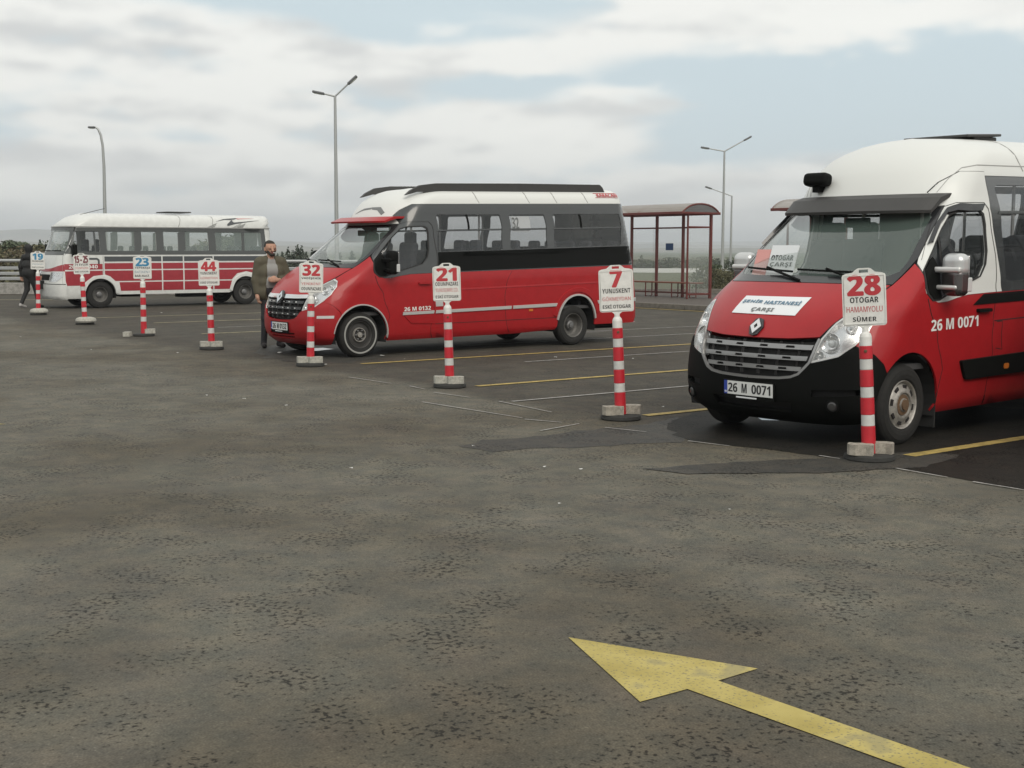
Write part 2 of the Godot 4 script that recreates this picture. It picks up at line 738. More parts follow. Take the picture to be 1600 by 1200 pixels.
func paints() -> void:
	mat("red", lin(0.37, 0.013, 0.017), 0.45, 0.0, {"coat": 0.35, "coat_rough": 0.12, "spec": 0.35, "tex": M.dirt_tex, "world": false, "scale": 0.7})
	mat("white", lin(0.62, 0.63, 0.61), 0.4, 0.0, {"coat": 0.25, "coat_rough": 0.2})
	mat("black_gloss", lin(0.018, 0.019, 0.021), 0.22, 0.0, {"spec": 0.6})
	mat("band", lin(0.034, 0.037, 0.038), 0.25, 0.0, {"coat": 0.8, "coat_rough": 0.06})
	mat("cabin_dark", lin(0.006, 0.0065, 0.006), 0.2, 0.0, {"spec": 0.2})  # painted stand-in for the dark cabin behind the lower glass
	mat("black_plastic", lin(0.007, 0.0075, 0.007), 0.6, 0.0, {"spec": 0.2, "tex": M.dirt_tex, "world": false, "scale": 1.5})
	mat("grey_plastic", lin(0.05, 0.05, 0.052), 0.5)
	mat("rubber", lin(0.02, 0.02, 0.02), 0.8)
	mat("tyre", lin(0.016, 0.0155, 0.0145), 0.85, 0.0, {"tex": M.worn_tex, "world": false, "scale": 3.0})
	mat("seam", lin(0.012, 0.01, 0.01), 0.8)
	mat("chrome", lin(0.72, 0.72, 0.72), 0.16, 1.0)
	mat("satin", lin(0.60, 0.60, 0.59), 0.3, 0.45)
	mat("dull_metal", lin(0.20, 0.20, 0.20), 0.5, 0.7)
	mat("rim_dark", lin(0.05, 0.048, 0.046), 0.6, 0.3)
	mat("rim_silver", lin(0.42, 0.40, 0.37), 0.5, 0.5, {"tex": M.worn_tex, "world": false, "scale": 4.0})
	mat("rust", lin(0.11, 0.065, 0.035), 0.85)
	mat("white_wall", lin(0.30, 0.30, 0.285), 0.8)
	mat("glass", lin(0.05, 0.06, 0.058), 0.02, 0.0, {"alpha": 0.22, "spec": 0.6})
	mat("tint_glass", lin(0.05, 0.058, 0.06), 0.02, 0.0, {"alpha": 0.26, "spec": 0.6})
	mat("green_glass", lin(0.20, 0.27, 0.24), 0.02, 0.0, {"alpha": 0.25, "spec": 0.6})
	mat("bus_glass", lin(0.42, 0.50, 0.47), 0.02, 0.0, {"alpha": 0.30, "spec": 0.6})
	mat("clear", lin(0.8, 0.82, 0.82), 0.02, 0.0, {"alpha": 0.10, "spec": 0.6})
	mat("inside", lin(0.06, 0.06, 0.062), 0.8)
	mat("inside_pale", lin(0.22, 0.22, 0.215), 0.8)
	mat("seat_cloth", lin(0.035, 0.037, 0.045), 0.9)
	mat("under", lin(0.015, 0.015, 0.015), 0.9)
	mat("orange", lin(0.55, 0.16, 0.02), 0.3)
	mat("plate", lin(0.62, 0.63, 0.62), 0.45)
	mat("ink", lin(0.012, 0.012, 0.014), 0.6)
	mat("ink_red", lin(0.42, 0.03, 0.04), 0.55)
	mat("ink_blue", lin(0.03, 0.20, 0.36), 0.55)
	mat("ink_brown", lin(0.16, 0.035, 0.045), 0.55)
	mat("letter_white", lin(0.72, 0.72, 0.70), 0.5)
	mat("paper", lin(0.68, 0.70, 0.72), 0.7)
	mat("euro_blue", lin(0.02, 0.05, 0.30), 0.5)

func slab(poly: Array, y: float, uvs := 1.0) -> ArrayMesh:
	# a level sheet from ground points
	var mb := Mb.new()
	var pv := PackedVector2Array()
	for p in poly:
		pv.append(Vector2(p.x, p.z) if p is Vector3 else p)
	var tri := Geometry2D.triangulate_polygon(pv)
	for p in pv:
		mb.vert(Vector3(p.x, y, p.y), Vector3.UP, p * uvs)
	for k in range(0, tri.size(), 3):
		mb.face(tri[k], tri[k + 1], tri[k + 2])
	return mb.done()

func ragged(poly: Array, amp: float, sd: int) -> Array:
	# an uneven outline through the given ground points
	var f := FastNoiseLite.new()
	f.seed = sd
	f.frequency = 1.3
	f.fractal_octaves = 4
	var o := []
	for k in poly.size():
		var a: Vector3 = poly[k]
		var b: Vector3 = poly[(k + 1) % poly.size()]
		var n := maxi(1, int(a.distance_to(b) / 0.12))
		for j in n:
			var p := a.lerp(b, float(j) / n)
			o.append(p + Vector3(f.get_noise_2d(p.x * 2.0, p.z * 2.0), 0, f.get_noise_2d(p.x * 2.0 + 50.0, p.z * 2.0)) * amp)
	return o

const BD := Vector3(0.7961, 0, -0.6052)       # into the bays
const BN := Vector3(0.6052, 0, 0.7961)        # along the row of bays

func row_side(p: Vector3) -> float:
	# how far a point lies behind the chalk line in front of the bays (negative: on the drive)
	var a := Vector3(-2.1, 0, -16.41)
	var b := Vector3(3.55, 0, -8.76)
	var d := (b - a).normalized()
	var n := Vector3(-d.z, 0, d.x)
	if n.dot(BD) < 0:
		n = -n
	return (p - a).dot(n)

func ground() -> void:
	var am := StandardMaterial3D.new()
	am.albedo_texture = M.asphalt_tex
	am.vertex_color_use_as_albedo = true
	am.normal_enabled = true
	am.normal_texture = M.asphalt_nrm
	am.normal_scale = 0.7
	am.roughness = 0.86
	am.metallic_specular = 0.35
	am.detail_enabled = true
	am.detail_albedo = M.blotch_tex
	am.detail_blend_mode = BaseMaterial3D.BLEND_MODE_MUL
	am.detail_uv_layer = BaseMaterial3D.DETAIL_UV_2
	var f := FastNoiseLite.new()
	f.seed = 31
	f.noise_type = FastNoiseLite.TYPE_SIMPLEX_SMOOTH
	f.frequency = 0.16
	f.fractal_octaves = 5
	var g := FastNoiseLite.new()
	g.seed = 77
	g.frequency = 0.4
	g.fractal_octaves = 4
	var xs := []
	var zs := []
	var x := -70.0
	while x <= 60.01:
		xs.append(x)
		x += 0.2 if absf(x + 2.0) < 11.0 else 0.9
	var z := 6.0
	while z >= -50.01:
		zs.append(z)
		z -= 0.2 if z < -2.5 and z > -24.0 else 0.8
	var v := PackedVector3Array()
	var n := PackedVector3Array()
	var c := PackedColorArray()
	var u := PackedVector2Array()
	var u2 := PackedVector2Array()
	var idx := PackedInt32Array()
	var rot := Vector2(cos(0.6), sin(0.6))
	for zz in zs:
		for xx in xs:
			var p := Vector3(xx, 0, zz)
			v.append(p)
			n.append(Vector3.UP)
			var a := f.get_noise_2d(xx, zz)
			var b := g.get_noise_2d(xx, zz)
			# trodden dust in streaks along the drive
			var al := p.dot(BN)
			var ac := p.dot(BD)
			var st := f.get_noise_2d(al * 0.35 + 90.0, ac * 1.4)
			var base := Vector3(0.208, 0.198, 0.163).lerp(Vector3(0.158, 0.141, 0.107), smoothstep(-0.25, 0.45, a + b * 0.6))
			base *= 1.0 + st * 0.09 + b * 0.04
			# the bays are darker and browner: oil, plus shade painted into the vertex colour
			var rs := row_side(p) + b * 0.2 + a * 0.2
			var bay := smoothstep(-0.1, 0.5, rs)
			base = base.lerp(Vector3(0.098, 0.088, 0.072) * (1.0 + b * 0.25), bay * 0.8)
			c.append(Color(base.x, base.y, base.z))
			u.append(Vector2(xx, zz) / 6.0)
			u2.append(Vector2(xx * rot.x - zz * rot.y, xx * rot.y + zz * rot.x) / 6.7)
	var w := xs.size()
	for j in zs.size() - 1:
		for k in w - 1:
			var q := j * w + k
			idx.append_array(PackedInt32Array([q, q + w, q + 1, q + 1, q + w, q + w + 1]))
	var a := []
	a.resize(Mesh.ARRAY_MAX)
	a[Mesh.ARRAY_VERTEX] = v
	a[Mesh.ARRAY_NORMAL] = n
	a[Mesh.ARRAY_COLOR] = c
	a[Mesh.ARRAY_TEX_UV] = u
	a[Mesh.ARRAY_TEX_UV2] = u2
	a[Mesh.ARRAY_INDEX] = idx
	var m := ArrayMesh.new()
	m.add_surface_from_arrays(Mesh.PRIMITIVE_TRIANGLES, a)
	m.regen_normal_maps()
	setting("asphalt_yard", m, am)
	# wet patches where the vans drip and have been washed
	var wet := mat("wet", lin(0.075, 0.072, 0.068), 0.62, 0.0, {"tex": M.worn_tex, "scale": 0.6, "spec": 0.15})
	var wetm := StandardMaterial3D.new()
	wetm.albedo_texture = M.asphalt_tex
	wetm.albedo_color = lin(0.090, 0.087, 0.079)
	wetm.roughness = 0.6
	wetm.metallic_specular = 0.2
	wetm.normal_enabled = true
	wetm.normal_texture = M.asphalt_nrm
	wetm.normal_scale = 0.5
	wet = wetm
	var damp := mat("damp", lin(0.085, 0.08, 0.072), 0.7, 0.0, {"tex": M.worn_tex, "scale": 0.7, "spec": 0.15})
	var water := mat("water_film", lin(0.05, 0.05, 0.05), 0.06, 0.0, {"spec": 0.6})
	setting("wet_asphalt", slab(ragged([px(717, 698), px(760, 689), px(840, 682), px(925, 672), px(1000, 664), px(1060, 652), px(1100, 672), px(1060, 691), px(960, 696), px(870, 700), px(770, 705)], 0.10, 3), 0.0025, 1.0 / 6.0), wet)
	setting("wet_asphalt", slab(ragged([px(1008, 735), px(1060, 729), px(1160, 724), px(1300, 716), px(1420, 706), px(1500, 712), px(1450, 730), px(1330, 738), px(1200, 740), px(1080, 741)], 0.09, 5), 0.005, 1.0 / 6.0), wet)
	setting("wet_asphalt", slab(ragged([px(398, 548), px(430, 538), px(520, 534), px(600, 548), px(590, 562), px(540, 568), px(470, 566), px(420, 560)], 0.25, 8), 0.0025, 1.0 / 6.0), wet)
	var deep := wetm.duplicate()  # wet ground round the right van, toned darker still to paint in shade
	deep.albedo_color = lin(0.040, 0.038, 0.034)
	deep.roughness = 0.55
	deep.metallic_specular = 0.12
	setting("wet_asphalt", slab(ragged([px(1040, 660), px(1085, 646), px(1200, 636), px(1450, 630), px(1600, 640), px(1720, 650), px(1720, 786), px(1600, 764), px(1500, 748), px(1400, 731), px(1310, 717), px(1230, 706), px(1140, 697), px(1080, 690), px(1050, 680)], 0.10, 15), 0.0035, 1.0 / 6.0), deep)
	setting("puddle", slab(ragged([px(1182, 652), px(1230, 653), px(1262, 655), px(1240, 658), px(1190, 657)], 0.03, 9), 0.006), water)
	setting("puddle", slab(ragged([px(462, 546), px(505, 544), px(522, 546), px(490, 549)], 0.04, 10), 0.006), water)
	# painted lines
	var yellow := mat("yellow_paint", lin(0.42, 0.31, 0.09), 0.75, 0.0, {"tex": M.worn_tex, "scale": 0.9})
	var pale := mat("pale_paint", lin(0.38, 0.34, 0.20), 0.8, 0.0, {"tex": M.worn_tex, "scale": 0.9})
	var chalk := mat("chalk", lin(0.33, 0.32, 0.30), 0.9, 0.0, {"tex": M.worn_tex, "scale": 0.9})
	for q in [[px(1420, 713), 9.0, 0.12, yellow], [px(1008, 650), 11.0, 0.11, yellow], [px(745, 604), 12.0, 0.11, yellow], [px(565, 569), 12.0, 0.11, yellow],
			[px(315, 522), 9.0, 0.10, pale], [px(240, 505), 11.0, 0.10, pale], [px(150, 497), 6.0, 0.09, pale]]:
		setting("painted_line", slab([q[0] - BN * q[2] / 2, q[0] + BD * q[1] - BN * q[2] / 2, q[0] + BD * q[1] + BN * q[2] / 2, q[0] + BN * q[2] / 2], 0.0075), q[3])
	for q in [[px(820, 566), 7.0], [px(700, 542), 8.0], [px(340, 512), 5.0], [px(905, 519), 6.0], [px(800, 628), 4.5]]:
		setting("chalk_line", slab([q[0] - BN * 0.03, q[0] + BD * q[1] - BN * 0.03, q[0] + BD * q[1] + BN * 0.03, q[0] + BN * 0.03], 0.0075), chalk)
	for q in [[Vector2(545, 590), Vector2(612, 600)], [Vector2(640, 604), Vector2(664, 609)], [Vector2(678, 614), Vector2(735, 622)], [Vector2(780, 628), Vector2(862, 645)], [Vector2(660, 629), Vector2(816, 654)], [Vector2(845, 674), Vector2(905, 663)], [Vector2(820, 656), Vector2(878, 661)], [Vector2(945, 669), Vector2(1010, 676)], [Vector2(1075, 690), Vector2(1140, 698)], [Vector2(1280, 713), Vector2(1312, 718)], [Vector2(1400, 733), Vector2(1480, 747)], [Vector2(1520, 754), Vector2(1600, 767)], [Vector2(876, 524), Vector2(948, 518)]]:
		var A := px(q[0].x, q[0].y)
		var B := px(q[1].x, q[1].y)
		var s := (B - A).cross(Vector3.UP).normalized() * 0.014
		setting("chalk_line", slab([A - s, B - s * 0.6, B + s * 0.6, A + s], 0.0085), chalk)
	# the arrow, its paint worn through in places
	var tip := px(888, 997)
	var rr := px(1184, 1046)
	var ll := px(1000, 1098)
	var nr := px(1122, 1065)
	var nl := px(1074, 1078)
	var dirn := ((nr + nl) / 2 - tip).normalized()
	arrow([tip, rr, nr, nr + dirn * 3.0, nl + dirn * 3.0, nl, ll])
	var t2 := px(10, 663)
	arrow([t2, t2 + Vector3(-0.9, 0, -0.25), t2 + Vector3(-0.75, 0, -0.02), t2 + Vector3(-3.0, 0, 0.55), t2 + Vector3(-3.0, 0, 0.72), t2 + Vector3(-0.7, 0, 0.16), t2 + Vector3(-0.85, 0, 0.38)])

func arrow(poly: Array) -> void:
	var w := 512
	var b := PackedByteArray()
	b.resize(w * w * 3)
	var pit := noise_bytes(w, 0.13, 41, FastNoiseLite.TYPE_SIMPLEX, 3)
	var wear := noise_bytes(w, 0.010, 42, FastNoiseLite.TYPE_SIMPLEX_SMOOTH, 4)
	for k in w * w:
		var a := smoothstep(62.0, 46.0, float(pit[k])) * 0.7
		a = maxf(a, smoothstep(165.0, 220.0, float(wear[k])) * 0.35)
		var y := Vector3(168, 153, 88) + Vector3.ONE * ((wear[k] - 128) * 0.14)
		var q := y.lerp(Vector3(92, 90, 82), a)
		b[k * 3] = int(q.x)
		b[k * 3 + 1] = int(q.y)
		b[k * 3 + 2] = int(q.z)
	var m := StandardMaterial3D.new()
	if M.has("arrow"):
		m = M.arrow
	else:
		var im := Image.create_from_data(w, w, false, Image.FORMAT_RGB8, b)
		im.generate_mipmaps()
		m.albedo_texture = ImageTexture.create_from_image(im)
		m.roughness = 0.8
		M["arrow"] = m
	setting("painted_arrow", slab(poly, 0.004, 0.55), m)

func far_land() -> void:
	# fields below the yard, out to the horizon
	var fm := mat("field", Color.WHITE, 0.95, 0.0, {"vc": true})
	var f := FastNoiseLite.new()
	f.seed = 3
	f.frequency = 0.012
	f.fractal_octaves = 4
	var mb := Mb.new()
	var rings := [49.0, 52.0, 58.0, 70.0, 90.0, 120.0, 160.0, 220.0, 300.0, 420.0, 600.0, 900.0, 1400.0, 2200.0, 3600.0, 6000.0, 14000.0]
	var seg := 96
	for r in rings:
		for k in seg + 1:
			var a := TAU * k / seg
			var p := Vector3(sin(a) * r, 0, -cos(a) * r)
			var side := -3.2 * smoothstep(50.0, 95.0, r)
			if p.z > -49.0 and r < 100.0:
				side = -0.12
			p.y = side - 0.15 + f.get_noise_2d(p.x, p.z) * minf(1.2, r / 200.0)
			mb.vert(p, Vector3.UP)
			var gcol := f.get_noise_2d(p.x * 3.0, p.z * 3.0)
			var q := Vector3(0.060, 0.078, 0.035).lerp(Vector3(0.115, 0.10, 0.06), smoothstep(-0.2, 0.35, gcol))
			mb.c.append(Color(q.x, q.y, q.z))
	for j in rings.size() - 1:
		for k in seg:
			var q := j * (seg + 1) + k
			mb.face(q, q + 1, q + seg + 2)
			mb.face(q, q + seg + 2, q + seg + 1)
	setting("ground", mb.done(), fm)
	# long bare ridges, one behind the other
	var hm := mat("hill", Color.WHITE, 0.95, 0.0, {"vc": true})
	for q in [[2600.0, 20.0, 5.0, 1], [4200.0, 70.0, 20.0, 2], [6000.0, 100.0, 42.0, 4]]:
		var h := Mb.new()
		var sgs := 160
		var nz := FastNoiseLite.new()
		nz.seed = q[3]
		nz.frequency = 0.9
		nz.fractal_octaves = 4
		for k in sgs + 1:
			var az := -0.95 + 1.9 * k / sgs
			var top: float = lerpf(q[1], q[2], smoothstep(-0.45, -0.12, az)) * (1.0 + nz.get_noise_1d(az * 6.0) * 0.35)
			for j in 7:
				var t := j / 6.0
				var r: float = q[0] * (1.0 + 0.16 * t)
				var y := -6.0 + (top + 6.0) * smoothstep(0.0, 1.0, t) + nz.get_noise_2d(az * 40.0, t * 6.0) * 4.0 * t
				h.vert(Vector3(sin(az) * r, y, -cos(az) * r), Vector3(0, 0.9, 0.4).normalized())
				var cc := nz.get_noise_2d(az * 30.0, t * 5.0 + 9.0)
				var cv := Vector3(0.16, 0.145, 0.105).lerp(Vector3(0.10, 0.105, 0.07), smoothstep(-0.2, 0.3, cc))
				h.c.append(Color(cv.x, cv.y, cv.z))
		for k in sgs:
			for j in 6:
				var s := k * 7 + j
				h.face(s, s + 1, s + 8)
				h.face(s, s + 8, s + 7)
		setting("hill", h.done(), hm)

func platform() -> void:
	# the raised waiting island behind the bays, with its kerb and shelters
	var pave := mat("paving", lin(0.085, 0.07, 0.058), 0.9, 0.0, {"tex": M.worn_tex, "scale": 1.2})
	var kerb := mat("kerb", lin(0.15, 0.135, 0.115), 0.85, 0.0, {"tex": M.worn_tex, "scale": 1.0})
	var yellow: Material = M.yellow_paint
	var o := Vector3(4.4, 0, -35.5)
	var yaw := atan2(BN.x, BN.z)
	var b := Basis(Vector3.UP, yaw)
	var mb := Mb.new()
	add_box(mb, o + BD * 3.2 + Vector3(0, 0.07, 0), Vector3(6.0, 0.14, 50.0), b)
	setting("pavement", mb.done(), pave)
	for k in 26:
		var km := Mb.new()
		add_rbox(km, o + BD * 0.1 + BN * (k * 1.0 - 15.0) + Vector3(0, 0.075, 0), Vector3(0.18, 0.155, 0.985), 0.02, b, 1)
		if k == 0:
			setting("kerb", km.done(), kerb)
		else:
			part(get_node("kerb"), "kerb_stone", km.done(), kerb)
	setting("painted_line", slab([o - BD * 0.35 - BN * 16, o - BD * 0.23 - BN * 16, o - BD * 0.23 + BN * 12, o - BD * 0.35 + BN * 12], 0.014), yellow)
	var far_kerb := Mb.new()
	for k in 30:
		add_rbox(far_kerb, Vector3(-2.0 + k * 1.0, 0.05, -49.0), Vector3(0.98, 0.22, 0.16), 0.02, Basis.IDENTITY, 1)
	setting("far_kerb", far_kerb.done(), kerb)
	var s := shelter()
	s.position = Vector3(5.35, 0.14, -39.3)
	s.rotation.y = yaw
	var s2: Node3D = s.duplicate()
	s2.name = numbered("bus_shelter")
	add_child(s2)
	s2.position = s.position + BN * 7.7 - BD * 0.2
	s2.set_meta("label", "bus shelter mostly hidden behind the white-topped van with the dark sun visor")

func shelter() -> Node3D:
	# local: z runs along the row (towards the near end at 0), x runs back
	var t := thing("bus_shelter", "dark red bus shelter with arched roof, bench and a small blue notice", "bus shelter", Vector3.ZERO, "bus shelters on the island")
	var red := mat("shelter_red", lin(0.12, 0.025, 0.02), 0.5)
	var pane := mat("shelter_glass", lin(0.6, 0.66, 0.64), 0.02, 0.0, {"alpha": 0.06, "spec": 0.5})
	var smoke := mat("shelter_roof", lin(0.30, 0.27, 0.24), 0.3, 0.0, {"alpha": 0.6})
	var wood := mat("bench_wood", lin(0.16, 0.05, 0.028), 0.6)
	for k in 4:
		part(t, "post", rbox(Vector3(1.0, 1.3, -1.2 * k), Vector3(0.08, 2.6, 0.08), 0.01), red)
	part(t, "post", rbox(Vector3(0, 1.3, 0), Vector3(0.05, 2.6, 0.05), 0.01), red)
	part(t, "post", rbox(Vector3(0, 1.3, -3.6), Vector3(0.05, 2.6, 0.05), 0.01), red)
	for y in [0.14, 2.2]:
		part(t, "rail", rbox(Vector3(1.0, y, -1.8), Vector3(0.05, 0.05, 3.5), 0.008), red)
		part(t, "rail", rbox(Vector3(0.5, y, 0), Vector3(0.92, 0.05, 0.045), 0.008), red)
	for z in [0.16, -3.85]:
		part(t, "eave", rbox(Vector3(0.40, 2.62, z), Vector3(1.62, 0.06, 0.05), 0.01), red)
	for x in [-0.41, 1.21]:
		part(t, "eave", rbox(Vector3(x, 2.62, -1.845), Vector3(0.05, 0.08, 4.05), 0.01), red)
	for k in 3:
		part(t, "pane", box(Vector3(1.0, 1.17, -0.6 - 1.2 * k), Vector3(0.008, 1.98, 1.1)), pane)
	part(t, "pane", box(Vector3(0.5, 1.17, 0), Vector3(0.88, 1.98, 0.008)), pane)
	var mb := Mb.new()
	var arc := []
	for k in 13:
		var a := PI * (0.12 + 0.76 * k / 12.0)
		arc.append(Vector2(0.40 - cos(a) * 0.87, 2.46 + sin(a) * 0.46))
	for k in 12:
		for h in [0.0, 0.012]:
			var p := Vector3(arc[k].x, arc[k].y + h, 0)
			var q := Vector3(arc[k + 1].x, arc[k + 1].y + h, 0)
			mb.flat([p + Vector3(0, 0, 0.16), q + Vector3(0, 0, 0.16), q + Vector3(0, 0, -3.85), p + Vector3(0, 0, -3.85)], Vector3.UP if h > 0 else Vector3.DOWN)
	part(t, "roof", mb.done(), smoke)
	for z in [0.15, -1.8, -3.84]:
		var hoop := []
		for p in arc:
			hoop.append(Vector3(p.x, p.y - 0.02, z))
		part(t, "hoop", tube(hoop, 0.028, 6), red)
	var be := part(t, "bench", rbox(Vector3(0.75, 0.47, -1.75), Vector3(0.34, 0.045, 3.1), 0.01), wood)
	for z in [-0.5, -1.3, -2.5]:
		part(be, "bench_leg", tube([Vector3(0.62, 0.45, z), Vector3(0.62, 0.02, z), Vector3(0.9, 0.02, z), Vector3(0.9, 0.45, z)], 0.02, 6), red)
	part(t, "notice", box(Vector3(0.985, 1.60, -1.8), Vector3(0.006, 0.22, 0.34)), mat("notice_blue", lin(0.02, 0.06, 0.16), 0.5))
	return t

func barrier() -> void:
	var conc := mat("concrete", lin(0.30, 0.29, 0.27), 0.9, 0.0, {"tex": M.worn_tex, "scale": 0.8})
	var steel := mat("galvanised", lin(0.38, 0.39, 0.39), 0.45, 0.6)
	var t := thing("guard_rail", "pale guard rail of four steel bars on a concrete base behind the yard", "guard rail", Vector3(0, 0, -46.2))
	for k in 12:
		part(t, "base_block", rbox(Vector3(-34.0 + k * 3.0, 0.2, 0), Vector3(2.985, 0.42, 0.4), 0.03), conc)
	for k in 13:
		part(t, "post", rbox(Vector3(-35.5 + k * 3.0, 0.8, 0), Vector3(0.09, 0.82, 0.12), 0.01), steel)
	for y in [0.56, 0.74, 0.93]:
		part(t, "rail", rbox(Vector3(-17.5, y, 0.1), Vector3(36.2, 0.12, 0.05), 0.02), steel)
	part(t, "rail", tube([Vector3(-35.6, 1.2, 0), Vector3(0.6, 1.2, 0)], 0.06, 10), steel)
	setting("painted_line", slab([Vector3(-40, 0, -41.3), Vector3(-40, 0, -41.15), Vector3(-14.6, 0, -40.7), Vector3(-14.6, 0, -40.85)], 0.014), M.pale_paint)

func lamps() -> void:
	var steel: Material = M.galvanised
	var head := mat("lamp_head", lin(0.12, 0.125, 0.13), 0.5, 0.4)
	var lens := mat("lamp_lens", lin(0.5, 0.5, 0.48), 0.2)
	# u of the pole, v of its top, distance, height above the camera's ground, arms (end u, end v)
	for q in [[523.5, 150.0, 70.0, [[501.0, 145.5], [548.0, 127.5]], "tall twin-armed street lamp rising behind the red van with the black window band", "twin"],
			[1132.0, 236.0, 100.0, [[1104.0, 231.5], [1166.0, 217.5]], "twin-armed street lamp to the right of the shelter", "twin"],
			[1143.5, 306.0, 120.0, [[1109.0, 294.0]], "single-armed street lamp standing close beside a taller twin lamp", "single"]]:
		var top := px_at(q[0], q[1], q[2])
		var t := thing("street_lamp", q[4], "street lamp", Vector3(top.x, -3.2, top.z), "street lamps behind the yard")
		var H: float = top.y + 3.2
		part(t, "pole", tube([Vector3.ZERO, Vector3(0, H * 0.5, 0), Vector3(0, H, 0)], [0.15, 0.11, 0.07], 10), steel)
		for e in q[3]:
			var p := px_at(e[0], e[1], q[2]) - top + Vector3(0, H, 0)
			var d := (p - Vector3(0, H, 0)).normalized()
			var a := part(t, "arm", tube([Vector3(0, H - 0.02, 0), p - d * 0.15], [0.05, 0.04], 8), steel)
			var m := Mb.new()
			var side := d.cross(Vector3.BACK).normalized()
			add_rbox(m, p + d * 0.12, Vector3(0.66, 0.13, 0.32), 0.05, Basis(d, side, d.cross(side)))
			var hd := part(t, "lamp_housing", m.done(), head)
			var l := Mb.new()
			add_box(l, p + d * 0.14 - side * 0.07 * signf(side.y), Vector3(0.42, 0.02, 0.24), Basis(d, side, d.cross(side)))
			part(hd, "lens", l.done(), lens)
	var c := px_at(163.5, 330.0, 62.0)
	var t := thing("street_lamp", "street lamp with a curved neck rising behind the old red and white minibus", "street lamp", Vector3(c.x, -2.0, c.z), "street lamps behind the yard")
	var pts := []
	for e in [[163.8, 330.0], [162.5, 260.0], [160.5, 228.0], [157.5, 211.0], [153.5, 202.0], [149.0, 198.5], [146.0, 198.0]]:
		pts.append(px_at(e[0], e[1], 62.0) - t.position)
	pts.insert(0, Vector3.ZERO)
	part(t, "pole", tube(pts, [0.12, 0.085, 0.07, 0.06, 0.055, 0.05, 0.045, 0.04], 10), steel)
	var hm := Mb.new()
	add_rbox(hm, px_at(143.5, 199.0, 62.0) - t.position, Vector3(0.34, 0.09, 0.22), 0.035)
	var hh := part(t, "lamp_housing", hm.done(), head)
	part(hh, "lens", box(px_at(143.5, 199.0, 62.0) - t.position - Vector3(0, 0.05, 0), Vector3(0.22, 0.02, 0.15)), lens)

func px_at(u: float, v: float, dist: float) -> Vector3:
	# a point on the pixel's ray at the given distance ahead
	var d := cam_basis * Vector3((u - 800.0) / 2000.0, -(v - 600.0) / 2000.0, -1)
	return Vector3(0, CAM_H, 0) + d * (dist / -d.z)

func land_y(r: float) -> float:
	return -3.2 * smoothstep(50.0, 95.0, r) - 0.35

